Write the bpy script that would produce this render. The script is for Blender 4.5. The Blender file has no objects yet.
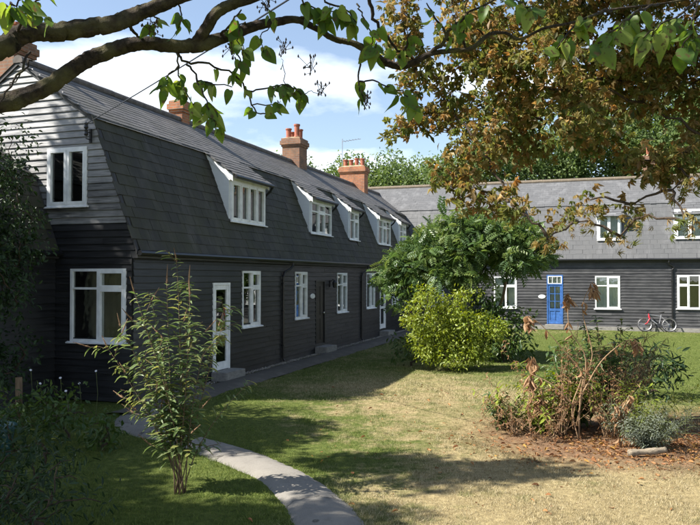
import bpy, bmesh, math, random
import numpy as np
from mathutils import Vector, Matrix, Euler
random.seed(7)
RNG = np.random.default_rng(11)
R = math.radians
scene = bpy.context.scene
COL = scene.collection

# ------------------------------------------------------------------ camera, sky, sun
cam_d = bpy.data.cameras.new('camera'); cam = bpy.data.objects.new('camera', cam_d)
COL.objects.link(cam); scene.camera = cam
cam.location = (0, 0, 2.5); cam.rotation_euler = (R(90 + 1.13), 0, 0)
cam_d.sensor_width = 36; cam_d.lens = 37.8; cam_d.clip_end = 3000; cam_d.clip_start = 0.05

SH = (.985, .193)      # shadow run per metre of height
TO_SUN = Vector((-SH[0], -SH[1], 1.0)).normalized()
SUN_EL = math.asin(TO_SUN.z)
world = bpy.data.worlds.new('World'); scene.world = world; world.use_nodes = True
wn = world.node_tree; wn.nodes.clear()
def wnode(t, **k):
    n = wn.nodes.new(t)
    for a, b in k.items(): setattr(n, a, b)
    return n
sky = wnode('ShaderNodeTexSky', sky_type='NISHITA', sun_disc=False)
sky.sun_elevation = SUN_EL; sky.sun_rotation = math.atan2(TO_SUN.x, TO_SUN.y); sky.altitude = 30
sky.air_density = 1.0; sky.dust_density = 0.6; sky.ozone_density = 1.2
tc = wnode('ShaderNodeTexCoord')
mp = wnode('ShaderNodeMapping'); mp.inputs['Scale'].default_value = (1.0, 1.0, 2.6)
mp.inputs['Location'].default_value = (3.1, 0.4, 0.0)
nz = wnode('ShaderNodeTexNoise'); nz.inputs['Scale'].default_value = 2.6
nz.inputs['Detail'].default_value = 9; nz.inputs['Roughness'].default_value = 0.52
sep = wnode('ShaderNodeSeparateXYZ')
mr = wnode('ShaderNodeMapRange'); mr.inputs[1].default_value = 0.02; mr.inputs[2].default_value = 0.34
mr.inputs[3].default_value = 0.19; mr.inputs[4].default_value = -0.19
add = wnode('ShaderNodeMath', operation='ADD')
rp = wnode('ShaderNodeValToRGB')
rp.color_ramp.elements[0].position = 0.50; rp.color_ramp.elements[0].color = (.06, .06, .06, 1)
rp.color_ramp.elements[1].position = 0.66; rp.color_ramp.elements[1].color = (1, 1, 1, 1)
mx = wnode('ShaderNodeMixRGB'); mx.inputs[2].default_value = (9.5, 9.7, 10.0, 1)
bg = wnode('ShaderNodeBackground'); bg.inputs['Strength'].default_value = 0.074
wo = wnode('ShaderNodeOutputWorld')
L = wn.links.new
L(tc.outputs['Generated'], mp.inputs['Vector']); L(mp.outputs[0], nz.inputs['Vector'])
L(tc.outputs['Generated'], sep.inputs[0]); L(sep.outputs['Z'], mr.inputs[0])
L(nz.outputs['Fac'], add.inputs[0]); L(mr.outputs[0], add.inputs[1]); L(add.outputs[0], rp.inputs[0])
L(rp.outputs[0], mx.inputs[0]); L(sky.outputs[0], mx.inputs[1]); L(mx.outputs[0], bg.inputs['Color']); L(bg.outputs[0], wo.inputs[0])

sun_d = bpy.data.lights.new('sun', 'SUN'); sun = bpy.data.objects.new('sun', sun_d); COL.objects.link(sun)
sun_d.energy = 5.0; sun_d.angle = R(0.55); sun_d.color = (1.0, 0.955, 0.88)
sun.rotation_euler = TO_SUN.to_track_quat('Z', 'Y').to_euler(); sun.location = (-30, 0, 40)
vs = scene.view_settings
vs.view_transform = 'Standard'; vs.look = 'None'; vs.gamma = 1.0; vs.use_curve_mapping = False
vs.exposure = 1.42

# ------------------------------------------------------------------ tagging helpers
def tag(o, label=None, cat=None, group=None, kind=None):
    if label: o['label'] = label
    if cat: o['category'] = cat
    if group: o['group'] = group
    if kind: o['kind'] = kind
    return o
def empty(name, loc=(0, 0, 0), rz=0.0, parent=None):
    o = bpy.data.objects.new(name, None); COL.objects.link(o)
    o.location = loc; o.rotation_euler = (0, 0, rz); o.empty_display_size = .2
    if parent: o.parent = parent
    return o
def link(name, me, parent=None, loc=(0, 0, 0), rot=(0, 0, 0)):
    o = bpy.data.objects.new(name, me); COL.objects.link(o)
    o.location = loc; o.rotation_euler = rot
    if parent: o.parent = parent
    return o

# ------------------------------------------------------------------ materials
class NT:
    def __init__(s, name):
        s.m = bpy.data.materials.new(name); s.m.use_nodes = True
        s.t = s.m.node_tree; s.b = s.t.nodes['Principled BSDF']; s.out = s.t.nodes['Material Output']
    def n(s, t, ins=None, **k):
        q = s.t.nodes.new(t)
        for a, b in k.items(): setattr(q, a, b)
        for a, b in (ins or {}).items():
            if hasattr(b, 'is_linked') or isinstance(b, bpy.types.NodeSocket): s.t.links.new(b, q.inputs[a])
            else: q.inputs[a].default_value = b
        return q
    def l(s, a, b): s.t.links.new(a, b)
    def obj_pos(s): return s.n('ShaderNodeTexCoord').outputs['Object']
    def world_pos(s): return s.n('ShaderNodeNewGeometry').outputs['Position']
    def noise(s, vec, scale, detail=4, rough=.55, dist=0):
        q = s.n('ShaderNodeTexNoise', {'Vector': vec, 'Scale': scale, 'Detail': detail, 'Roughness': rough, 'Distortion': dist}); return q.outputs['Fac']
    def ramp(s, fac, stops):
        q = s.n('ShaderNodeValToRGB', {0: fac}); e = q.color_ramp.elements
        while len(e) < len(stops): e.new(.5)
        for i, (p, c) in enumerate(stops): e[i].position = p; e[i].color = (*c, 1) if len(c) == 3 else c
        return q.outputs[0]
    def mix(s, f, a, b, bt='MIX'):
        return s.n('ShaderNodeMixRGB', {0: f, 1: a, 2: b}, blend_type=bt).outputs[0]
    def math(s, op, a, b=0.0, clamp=False):
        q = s.n('ShaderNodeMath', {0: a, 1: b}, operation=op); q.use_clamp = clamp; return q.outputs[0]
    def scale(s, vec, v): return s.n('ShaderNodeMapping', {'Vector': vec, 'Scale': v}).outputs[0]
    def bump(s, h, strength=.4, dist=.01):
        q = s.n('ShaderNodeBump', {'Height': h, 'Strength': strength, 'Distance': dist}); s.l(q.outputs[0], s.b.inputs['Normal']); return q.outputs[0]
    def rand(s):   # random per object + per-leaf / per-tile tint of joined meshes
        a = s.n('ShaderNodeAttribute', attribute_name='tint').outputs['Fac']
        r = s.n('ShaderNodeObjectInfo').outputs['Random']
        return s.math('FRACT', s.math('ADD', a, r))
def C4(c): return (*c, 1)

def mat_simple(name, col, rough=.6, var=.25, scale=6, bump=.2, metal=0, spec=.5):
    t = NT(name); p = t.obj_pos(); f = t.noise(p, scale, 6)
    dark = tuple(x * (1 - var) for x in col); lite = tuple(min(1, x * (1 + var)) for x in col)
    t.l(t.ramp(f, [(.3, dark), (.7, lite)]), t.b.inputs['Base Color'])
    t.b.inputs['Roughness'].default_value = rough; t.b.inputs['Metallic'].default_value = metal
    t.b.inputs['Specular IOR Level'].default_value = spec
    t.bump(t.noise(p, scale * 7, 4), bump, .004)
    return t.m
def mat_board(name, base, weather, wear=.5, rough=.42, spec=.5):
    t = NT(name); p = t.world_pos(); r = t.rand()
    g = t.noise(t.scale(p, (2.2, 2.2, 38)), 1.0, 5, .6)
    big = t.noise(p, 1.3, 5, .6)
    f = t.math('ADD', t.math('MULTIPLY', g, .6), t.math('MULTIPLY', big, .5))
    f = t.math('ADD', f, t.math('MULTIPLY', r, .16))
    c = t.ramp(f, [(.45 + (1 - wear) * .1, base), (.85, weather)])
    t.l(c, t.b.inputs['Base Color'])
    rr = t.n('ShaderNodeMapRange', {0: g, 1: .3, 2: .7, 3: rough - .1, 4: rough + .18}).outputs[0]
    t.l(rr, t.b.inputs['Roughness']); t.b.inputs['Specular IOR Level'].default_value = spec
    t.bump(g, .35, .004)
    return t.m
def mat_slate(name, cols, moss=None, rough=.6):
    t = NT(name); p = t.world_pos(); r = t.rand()
    c = t.ramp(r, [(0, cols[0]), (.5, cols[1]), (1, cols[2])])
    n1 = t.noise(p, 1.1, 6, .65); n2 = t.noise(p, 14, 5, .6)
    c = t.mix(t.math('MULTIPLY', n2, .5), c, C4(tuple(x * 1.35 for x in cols[2])))
    streak = t.noise(t.scale(p, (2.6, 2.6, .35)), 1.0, 4, .6)
    c = t.mix(t.ramp(streak, [(.50, (0, 0, 0)), (.72, (.8, .8, .8))]), c, C4(tuple(x * 1.7 for x in cols[2])))
    if moss: c = t.mix(t.ramp(n1, [(.42, (0, 0, 0)), (.68, (.75, .75, .75))]), c, C4(moss))
    t.l(c, t.b.inputs['Base Color']); t.b.inputs['Roughness'].default_value = rough
    t.b.inputs['Specular IOR Level'].default_value = .35
    t.bump(n2, .35, .004)
    return t.m
def mat_leaf(name, cols, rough=.45, transl=.35, tcol=None, spec=.35, spot=None):
    t = NT(name); r = t.rand(); p = t.world_pos()
    n = len(cols)
    c = t.ramp(r, [(i / max(1, n - 1), k) for i, k in enumerate(cols)])
    nv = t.noise(p, 9, 3)
    c = t.mix(t.math('MULTIPLY', nv, .35), c, C4(tuple(x * .55 for x in cols[n // 2])))
    if spot: c = t.mix(t.ramp(t.noise(p, 45, 3), [(.58, (0, 0, 0)), (.66, (1, 1, 1))]), c, C4(spot))
    t.l(c, t.b.inputs['Base Color']); t.b.inputs['Roughness'].default_value = rough
    t.b.inputs['Specular IOR Level'].default_value = spec
    tr = t.n('ShaderNodeBsdfTranslucent'); 
    hs = t.n('ShaderNodeHueSaturation', {'Hue': .485, 'Saturation': 1.15, 'Value': 1.5, 'Color': c})
    t.l(hs.outputs[0], tr.inputs['Color'])
    ms = t.n('ShaderNodeMixShader', {0: transl}); t.l(t.b.outputs[0], ms.inputs[1]); t.l(tr.outputs[0], ms.inputs[2])
    t.l(ms.outputs[0], t.out.inputs['Surface'])
    return t.m
def mat_bark(name, a, b, moss=None, sc=(9, 9, 2.2)):
    t = NT(name); p = t.obj_pos()
    n = t.noise(t.scale(p, sc), 3, 8, .65, .4)
    c = t.ramp(n, [(.3, a), (.7, b)])
    if moss: c = t.mix(t.ramp(t.noise(p, 7, 4), [(.5, (0, 0, 0)), (.66, (.8, .8, .8))]), c, C4(moss))
    t.l(c, t.b.inputs['Base Color']); t.b.inputs['Roughness'].default_value = .9; t.b.inputs['Specular IOR Level'].default_value = .2
    t.bump(n, 1.0, .02)
    return t.m
def mat_glass(name):
    t = NT(name); t.t.nodes.remove(t.b)
    fr = t.n('ShaderNodeFresnel', {'IOR': 1.6})
    f2 = t.math('MULTIPLY', fr.outputs[0], 1.6, True)
    gl = t.n('ShaderNodeBsdfGlossy', {'Roughness': .015, 'Color': (.95, .97, .96, 1)})
    bp = t.n('ShaderNodeBump', {'Height': t.noise(t.obj_pos(), 2.2, 2), 'Strength': .06, 'Distance': .02})
    t.l(bp.outputs[0], gl.inputs['Normal'])
    tr = t.n('ShaderNodeBsdfTransparent', {'Color': (.9, .93, .91, 1)})
    ms = t.n('ShaderNodeMixShader', {0: f2}); t.l(tr.outputs[0], ms.inputs[1]); t.l(gl.outputs[0], ms.inputs[2])
    t.l(ms.outputs[0], t.out.inputs['Surface']); return t.m
def mat_brick(name, a, b, mortar):
    t = NT(name); p = t.obj_pos()
    # planar brick pattern: run = x+y, height = z
    sp = t.n('ShaderNodeSeparateXYZ', {0: p}); run = t.math('ADD', sp.outputs[0], sp.outputs[1])
    cm = t.n('ShaderNodeCombineXYZ', {0: run, 1: sp.outputs[2], 2: 0.0})
    br = t.n('ShaderNodeTexBrick', {'Vector': cm.outputs[0], 'Color1': C4(a), 'Color2': C4(b), 'Mortar': C4(mortar), 'Scale': 1.0, 'Mortar Size': .008, 'Brick Width': .225, 'Row Height': .075, 'Bias': -.1})
    n = t.noise(p, 3.2, 6, .65)
    c = t.mix(t.ramp(n, [(.45, (0, 0, 0)), (.75, (.7, .7, .7))]), br.outputs['Color'], (.06, .05, .04, 1))
    t.l(c, t.b.inputs['Base Color']); t.b.inputs['Roughness'].default_value = .9
    t.bump(br.outputs['Fac'], -.5, .008)
    return t.m

M = {}
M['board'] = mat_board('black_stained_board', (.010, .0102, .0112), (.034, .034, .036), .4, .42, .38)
M['board_sunlit'] = mat_board('sunlit_black_board', (.028, .028, .030), (.33, .325, .315), .92, .38, 1.0)  # black boards with the sun's glare put into a paler colour
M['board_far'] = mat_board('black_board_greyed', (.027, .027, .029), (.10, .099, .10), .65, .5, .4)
M['backing'] = mat_simple('dark_backing', (.01, .01, .011), .8, .2, 4)
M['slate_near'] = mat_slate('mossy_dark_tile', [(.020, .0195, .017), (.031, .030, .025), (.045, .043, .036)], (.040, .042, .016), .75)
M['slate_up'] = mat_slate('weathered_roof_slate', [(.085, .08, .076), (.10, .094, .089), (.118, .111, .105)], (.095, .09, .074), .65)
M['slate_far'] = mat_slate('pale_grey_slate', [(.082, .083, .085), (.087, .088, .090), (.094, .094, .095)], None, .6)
M['ridge'] = mat_simple('ridge_clay', (.10, .085, .075), .85, .4, 5)
M['ridge_far'] = mat_simple('lichen_ridge_clay', (.115, .092, .065), .9, .5, 3)
M['white'] = mat_simple('white_paint', (.76, .77, .77), .4, .14, 5, .15)
t = NT('white_shiplap'); p = t.obj_pos()
w = t.n('ShaderNodeTexWave', {'Vector': p, 'Scale': 3.2}, wave_type='BANDS', bands_direction='Z', wave_profile='SAW')
t.l(t.mix(t.noise(p, 3, 4), (.74, .77, .80, 1), (.62, .65, .68, 1)), t.b.inputs['Base Color'])
t.b.inputs['Roughness'].default_value = .45; t.bump(w.outputs['Fac'], .5, .01); M['shiplap'] = t.m
M['glass'] = mat_glass('window_glass')
M['room'] = mat_simple('room_plaster', (.05, .045, .04), .9, .2, 2)
M['net'] = mat_simple('net_curtain', (.90, .90, .88), .9, .05, 9, .5)
M['tan_reflection'] = mat_simple('tan_reflection_sheet', (.30, .25, .15), .9, .25, 2, .4)  # tan sheet painted like the reflection in the gable window
M['blue_curtain'] = mat_simple('blue_curtain', (.06, .17, .45), .9, .2, 9, .5)
M['blue_door'] = mat_simple('blue_gloss_paint', (.045, .13, .36), .4, .3, 7, .15)
M['gutter'] = mat_simple('black_plastic', (.012, .012, .013), .35, .2, 6, .05)
M['fascia'] = mat_simple('dark_grey_fascia', (.035, .034, .035), .6, .3, 3)
M['lead'] = mat_simple('lead_flashing', (.42, .43, .45), .55, .2, 5)
M['brick'] = mat_brick('orange_stock_brick', (.42, .15, .055), (.30, .10, .045), (.26, .22, .17))
M['brick_dark'] = mat_brick('brown_stock_brick', (.26, .12, .06), (.17, .08, .05), (.2, .17, .13))
M['pot'] = mat_simple('terracotta_pot', (.33, .105, .06), .8, .25, 5)
M['flaunch'] = mat_simple('lichen_mortar', (.28, .24, .15), .95, .35, 8, .6)
M['stone'] = mat_simple('worn_concrete_step', (.22, .21, .19), .9, .25, 6, .6)
M['dark_door'] = mat_simple('dark_brown_door', (.02, .014, .01), .5, .3, 5)
M['metal'] = mat_simple('bright_metal', (.5, .5, .5), .3, .1, 5, .05, 1)
M['rubber'] = mat_simple('tyre_rubber', (.02, .02, .02), .7, .2, 9)
M['red'] = mat_simple('red_frame_paint', (.5, .02, .035), .3, .1, 3, .05)
M['black'] = mat_simple('black_enamel', (.015, .015, .016), .4, .2, 3, .05)
M['grey_alloy'] = mat_simple('grey_alloy', (.35, .35, .36), .35, .15, 5, .05, .6)

# ------------------------------------------------------------------ mesh builders
class MB:
    def __init__(s): s.v = []; s.f = []
    def add(s, v, f):
        o = len(s.v); s.v += [tuple(q) for q in v]; s.f += [tuple(i + o for i in q) for q in f]; return s
    def box(s, x0, x1, y0, y1, z0, z1):
        return s.add([(x0, y0, z0), (x1, y0, z0), (x1, y1, z0), (x0, y1, z0), (x0, y0, z1), (x1, y0, z1), (x1, y1, z1), (x0, y1, z1)],
                     [(0, 3, 2, 1), (4, 5, 6, 7), (0, 1, 5, 4), (1, 2, 6, 5), (2, 3, 7, 6), (3, 0, 4, 7)])
    def prism_x(s, x0, x1, prof):      # profile of (y,z)
        n = len(prof); v = [(x0, y, z) for y, z in prof] + [(x1, y, z) for y, z in prof]
        f = [tuple(range(n - 1, -1, -1)), tuple(range(n, 2 * n))] + [(i, (i + 1) % n, n + (i + 1) % n, n + i) for i in range(n)]
        return s.add(v, f)
    def tube(s, pts, rad, seg=7, cap=True, wob=0.0, rng=None):
        P = [Vector(p) for p in pts]; n = len(P)
        if not hasattr(rad, '__len__'): rad = [rad] * n
        T = [(P[min(i + 1, n - 1)] - P[max(i - 1, 0)]).normalized() for i in range(n)]
        a = T[0].orthogonal().normalized(); v = []
        for i in range(n):
            a = (a - T[i] * a.dot(T[i])).normalized(); b = T[i].cross(a)
            for k in range(seg):
                an = 2 * math.pi * k / seg
                r = rad[i] * (1 + (wob * (random.random() - .5) if wob else 0))
                v.append(P[i] + (a * math.cos(an) + b * math.sin(an)) * r)
        f = [(i * seg + k, i * seg + (k + 1) % seg, (i + 1) * seg + (k + 1) % seg, (i + 1) * seg + k) for i in range(n - 1) for k in range(seg)]
        if cap: f += [tuple(range(seg - 1, -1, -1)), tuple((n - 1) * seg + k for k in range(seg))]
        return s.add(v, f)
    def lathe(s, prof, seg=12, c=(0, 0, 0)):   # (r,z)
        n = len(prof); v = [(c[0] + r * math.cos(2 * math.pi * k / seg), c[1] + r * math.sin(2 * math.pi * k / seg), c[2] + z) for r, z in prof for k in range(seg)]
        f = [(i * seg + k, i * seg + (k + 1) % seg, (i + 1) * seg + (k + 1) % seg, (i + 1) * seg + k) for i in range(n - 1) for k in range(seg)]
        f += [tuple(range(seg - 1, -1, -1)), tuple((n - 1) * seg + k for k in range(seg))]
        return s.add(v, f)
    def mesh(s, name, mat, smooth=False):
        me = bpy.data.meshes.new(name); me.from_pydata(s.v, [], s.f)
        if mat: me.materials.append(mat)
        if smooth: me.polygons.foreach_set('use_smooth', [True] * len(me.polygons))
        me.update(); return me
    def build(s, name, mat, parent=None, loc=(0, 0, 0), rot=(0, 0, 0), smooth=False):
        return link(name, s.mesh(name, mat, smooth), parent, loc, rot)

def np_mesh(name, V, F, mat, tint=None, smooth=False):
    """V (n,3), F (m,k) same-size polygons, tint per face"""
    me = bpy.data.meshes.new(name); n, (m, k) = len(V), F.shape
    me.vertices.add(n); me.vertices.foreach_set('co', np.ascontiguousarray(V, np.float32).ravel())
    me.loops.add(m * k); me.loops.foreach_set('vertex_index', np.ascontiguousarray(F, np.int32).ravel())
    me.polygons.add(m); me.polygons.foreach_set('loop_start', np.arange(0, m * k, k, dtype=np.int32))
    me.polygons.foreach_set('loop_total', np.full(m, k, np.int32))
    me.polygons.foreach_set('use_smooth', np.full(m, bool(smooth)))
    me.update(calc_edges=True)
    if tint is not None:
        at = me.attributes.new('tint', 'FLOAT', 'FACE'); at.data.foreach_set('value', np.ascontiguousarray(tint, np.float32))
    me.materials.append(mat); return me
def tri_arrays(mb):
    F = []
    for f in mb.f:
        for i in range(1, len(f) - 1): F.append((f[0], f[i], f[i + 1]))
    return np.array(mb.v, float), np.array(F, int)
def baked(name, protos, mats4, mat, parent=None, kind='stuff', smooth=False, which=None):
    """many small copies joined into one mesh"""
    n = len(mats4)
    if n == 0: return None
    A = np.asarray(mats4, float); which = RNG.integers(0, len(protos), n) if which is None else np.asarray(which)
    Vs, Fs, Ts, off = [], [], [], 0
    for pi, (pv, pf) in enumerate(protos):
        sel = A[which == pi]; k = len(sel)
        if k == 0: continue
        V = np.einsum('nij,vj->nvi', sel[:, :3, :3], pv) + sel[:, None, :3, 3]
        F = (pf[None] + (np.arange(k) * len(pv))[:, None, None] + off).reshape(-1, 3)
        Vs.append(V.reshape(-1, 3)); Fs.append(F); Ts.append(np.repeat(RNG.random(k), len(pf))); off += k * len(pv)
    o = link(name, np_mesh(name, np.concatenate(Vs), np.concatenate(Fs), mat, np.concatenate(Ts), smooth), parent)
    if kind: o['kind'] = kind
    return o
def singles(name, protos, mats4, mat, parent, smooth=False):
    """the same pieces as objects of their own, sharing mesh data"""
    mes = []
    for pv, pf in protos:
        me = np_mesh(name, pv, pf, mat, None, smooth); mes.append(me)
    for A in mats4:
        o = bpy.data.objects.new(name, random.choice(mes)); COL.objects.link(o); o.parent = parent
        o.matrix_local = Matrix([list(r) for r in A])
def frame(P, D, N, s=1.0):
    """4x4 with x=side, y=D, z=N"""
    D = np.asarray(D, float); D = D / (np.linalg.norm(D) + 1e-9); N = np.asarray(N, float)
    X = np.cross(D, N); X /= (np.linalg.norm(X) + 1e-9); N = np.cross(X, D)
    A = np.eye(4); A[:3, 0] = X * s; A[:3, 1] = D * s; A[:3, 2] = N * s; A[:3, 3] = P
    return A
def frames(P, D, N, S):
    D = D / (np.linalg.norm(D, axis=1, keepdims=True) + 1e-9)
    X = np.cross(D, N); X /= (np.linalg.norm(X, axis=1, keepdims=True) + 1e-9); Z = np.cross(X, D)
    A = np.zeros((len(P), 4, 4)); s = np.asarray(S)[:, None]
    A[:, :3, 0] = X * s; A[:, :3, 1] = D * s; A[:, :3, 2] = Z * s; A[:, :3, 3] = P; A[:, 3, 3] = 1
    return A

# ------------------------------------------------------------------ ground, path
U = Vector((math.sin(R(18.8)), math.cos(R(18.8)), 0)); V = Vector((U.y, -U.x, 0))
O = Vector((-2, 21.6, 0)); CF = O + U * 17
def wing_pt(a, d, z=0): return O + U * a - V * d + Vector((0, 0, z))

def lawn_colour(t, p, blade=False):
    """dry/green pattern of the lawn, the same for soil sheet and blades"""
    sp = t.n('ShaderNodeSeparateXYZ', {0: p}); X, Y = sp.outputs[0], sp.outputs[1]
    flat = t.scale(p, (1, 1, 0))
    n1 = t.noise(flat, .55, 5, .6); n2 = t.noise(flat, 2.3, 5, .65); n3 = t.noise(flat, 11, 4, .6)
    def blob(cx, cy, rx, ry, s=0.35):
        a = t.math('DIVIDE', t.math('SUBTRACT', X, cx), rx); b = t.math('DIVIDE', t.math('SUBTRACT', Y, cy), ry)
        r = t.math('SQRT', t.math('ADD', t.math('MULTIPLY', a, a), t.math('MULTIPLY', b, b)))
        r = t.math('ADD', r, t.math('MULTIPLY', t.math('SUBTRACT', n2, .5), .9))
        return t.n('ShaderNodeMapRange', {0: r, 1: 1 - s, 2: 1 + s, 3: 1.0, 4: 0.0}, interpolation_type='SMOOTHSTEP').outputs[0]
    dry = t.math('ADD', t.math('MULTIPLY', n1, .55), t.math('MULTIPLY', n2, .55))
    dry = t.math('ADD', dry, t.math('MULTIPLY', blob(1.6, 12.5, 3.6, 6.5), .18))
    dry = t.math('ADD', dry, t.math('MULTIPLY', blob(2.6, 8.2, 3.0, 1.7), .12))
    dry = t.math('SUBTRACT', dry, t.math('MULTIPLY', blob(-4.0, 10.5, 4.6, 5.5), .27))
    dry = t.math('SUBTRACT', dry, t.math('MULTIPLY', blob(11, 24, 7, 9), .16))
    if blade:
        green = t.ramp(t.rand(), [(0, (.065, .10, .016)), (.6, (.12, .165, .03)), (1, (.22, .25, .065))])
        straw = t.ramp(t.rand(), [(0, (.24, .195, .10)), (.6, (.38, .315, .18)), (1, (.52, .45, .29))])
    else:
        green = t.ramp(n3, [(.3, (.045, .065, .014)), (.7, (.12, .14, .035))])
        straw = t.ramp(n3, [(.3, (.17, .13, .065)), (.7, (.36, .29, .15))])
    jit = t.math('MULTIPLY', t.math('SUBTRACT', t.rand() if blade else n3, .5), .22)
    c = t.mix(t.ramp(t.math('ADD', dry, jit), [(.52, (0, 0, 0)), (.80, (1, 1, 1))]), green, straw)
    bed = t.math('MAXIMUM', blob(4.3, 11.6, 2.3, 1.9), t.math('MULTIPLY', blob(6.9, 11.6, 3.0, 2.2), .85))
    soil = t.ramp(n3, [(.3, (.10, .055, .032)), (.7, (.23, .14, .085))])
    return t.mix(t.math('MULTIPLY', bed, .92), c, soil)
t = NT('lawn_sheet'); p = t.world_pos()
t.l(lawn_colour(t, p), t.b.inputs['Base Color']); t.b.inputs['Roughness'].default_value = .95; t.b.inputs['Specular IOR Level'].default_value = .1
t.bump(t.noise(p, 30, 6, .7), .7, .03); M['lawn'] = t.m
t = NT('grass_blade'); p = t.world_pos(); c = lawn_colour(t, p, True)
t.l(c, t.b.inputs['Base Color']); t.b.inputs['Roughness'].default_value = .6; t.b.inputs['Specular IOR Level'].default_value = .2
tr = t.n('ShaderNodeBsdfTranslucent'); t.l(c, tr.inputs['Color'])
ms = t.n('ShaderNodeMixShader', {0: .3}); t.l(t.b.outputs[0], ms.inputs[1]); t.l(tr.outputs[0], ms.inputs[2]); t.l(ms.outputs[0], t.out.inputs['Surface']); M['blade'] = t.m
t = NT('concrete_path'); p = t.world_pos()
n1 = t.noise(p, 1.4, 6, .6); n2 = t.noise(p, 55, 4, .7)
c = t.mix(t.math('MULTIPLY', n2, .7), t.ramp(n1, [(.3, (.11, .10, .085)), (.7, (.19, .172, .145))]), (.27, .25, .215, 1))
c = t.mix(t.ramp(t.noise(p, 6, 5, .7), [(.55, (0, 0, 0)), (.72, (.7, .7, .7))]), c, (.12, .105, .085, 1))
vo = t.n('ShaderNodeTexVoronoi', {'Vector': t.n('ShaderNodeVectorMath', {0: p, 1: t.n('ShaderNodeTexNoise', {'Vector': p, 'Scale': 2.5, 'Detail': 5}).outputs['Color']}, operation='ADD').outputs[0], 'Scale': .55}, feature='DISTANCE_TO_EDGE')
crk = t.ramp(vo.outputs['Distance'], [(.004, (1, 1, 1)), (.012, (0, 0, 0))])
c = t.mix(t.math('MULTIPLY', crk, .75), c, (.035, .03, .022, 1)); sp_ = t.n('ShaderNodeTexVoronoi', {'Vector': p, 'Scale': 75.0})
c = t.mix(t.math('MULTIPLY', t.ramp(sp_.outputs['Distance'], [(.12, (1, 1, 1)), (.3, (0, 0, 0))]), .4), c, (.34, .31, .26, 1))
t.l(c, t.b.inputs['Base Color']); t.b.inputs['Roughness'].default_value = .92; t.bump(t.math('SUBTRACT', n2, crk), .6, .008); M['path'] = t.m

# lawn: one sheet, finely gridded and gently uneven near the camera, plain to the horizon
nx, ny = 90, 110
gx = np.concatenate([[-900, -250, -80], np.linspace(-22, 24, nx), [80, 250, 900]]); gy = np.concatenate([[-700, -120, -30], np.linspace(-4, 46, ny), [90, 300, 1200]])
GX, GY = np.meshgrid(gx, gy, indexing='ij')
def relief(x, y):
    return 0.018 * np.sin(x * 1.7 + .6 * np.sin(y * .9)) * np.sin(y * 1.3 + .8 * np.sin(x * .7)) + .010 * np.sin(x * 4.1 + y * 2.3) - .02
GZ = relief(GX, GY); far_m = (np.abs(GX) > 24) | (GY > 46) | (GY < -4); GZ[far_m] = -.02
VV = np.stack([GX, GY, GZ], -1).reshape(-1, 3); ni, nj = GX.shape
I, J = np.meshgrid(np.arange(ni - 1), np.arange(nj - 1), indexing='ij'); b = (I * nj + J).ravel()
FF = np.stack([b, b + nj, b + nj + 1, b + 1], -1)
lawn = link('lawn', np_mesh('lawn', VV, FF, M['lawn'], None, True)); tag(lawn, kind='structure')

def catmull(pts, n):
    P = [np.array(p, float) for p in pts]; P = [2 * P[0] - P[1]] + P + [2 * P[-1] - P[-2]]; out = []
    for i in range(1, len(P) - 2):
        for k in range(n):
            s = k / n; a, b, c, d = P[i - 1:i + 3]
            out.append(.5 * ((2 * b) + (c - a) * s + (2 * a - 5 * b + 4 * c - d) * s * s + (3 * b - a - 3 * c + d) * s ** 3))
    out.append(P[-2]); return out
def ribbon(name, ctr, half, z, mat, rag=.025):
    c = catmull(ctr, 14); vs, fs = [], []
    for i, q in enumerate(c):
        tq = c[min(i + 1, len(c) - 1)] - c[max(i - 1, 0)]; tq /= np.linalg.norm(tq); nrm = np.array([-tq[1], tq[0]])
        h = half if not hasattr(half, '__len__') else np.interp(i / (len(c) - 1), np.linspace(0, 1, len(half)), half)
        for sgn in (1, .5, 0, -.5, -1):
            w = h * sgn + (rag * (random.random() - .5) * 2 if abs(sgn) == 1 else 0)
            vs.append((q[0] + nrm[0] * w, q[1] + nrm[1] * w, z + .012 * (1 - abs(sgn)) - (.05 if abs(sgn) == 1 else 0)))
    for i in range(len(c) - 1):
        for k in range(4): fs.append((i * 5 + k, (i + 1) * 5 + k, (i + 1) * 5 + k + 1, i * 5 + k + 1))
    m = MB(); m.v = vs; m.f = fs
    o = m.build(name, mat, smooth=True); tag(o, kind='structure'); return o, c
PATH_C = [(.5, -3), (.3, 2), (.05, 5.5), (-.2, 7.4), (-.48, 8.4), (-.82, 9.2), (-1.3, 9.95), (-1.85, 10.65), (-2.5, 11.3), (-3.2, 11.95), (-3.75, 12.8), (-3.85, 13.7), (-3.6, 14.6)]
path_o, path_pts = ribbon('path', PATH_C, .385, .02, M['path'], .016)
wp = [wing_pt(a, -.66) for a in np.linspace(-8.5, 16.5, 14)]
wpath_o, wpath_pts = ribbon('path', [(q.x, q.y) for q in wp], .46, .034, mat_slate('trodden_grit', [(.075, .066, .055), (.085, .075, .062), (.095, .085, .07)], None, .95), .03)
path_xy = np.array([q[:2] for q in path_pts]); wpath_xy = np.array([q[:2] for q in wpath_pts])

# gravel strip between wall and path
g = MB(); gv = []
peb = MB().lathe([(.2, -.3), (.8, 0), (.9, .3), (.4, .7)], 5); pebp = [tri_arrays(peb)]
mats = []
for _ in range(2600):
    q = wing_pt(random.uniform(-7.2, 14), -random.uniform(.0, .22), 0); s = random.uniform(.012, .03)
    A = np.eye(4); A[:3, :3] = np.array(Euler((random.random() * 6, random.random() * 6, random.random() * 6)).to_matrix()) * s; A[:3, 3] = (q.x, q.y, .0); mats.append(A)
M['gravel'] = mat_slate('gravel', [(.12, .10, .08), (.2, .18, .15), (.3, .27, .23)], None, .9)
tag(baked('gravel', pebp, mats, M['gravel']), 'loose pebbles lying along the foot of the shaded wall', 'gravel', kind='stuff')

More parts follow.
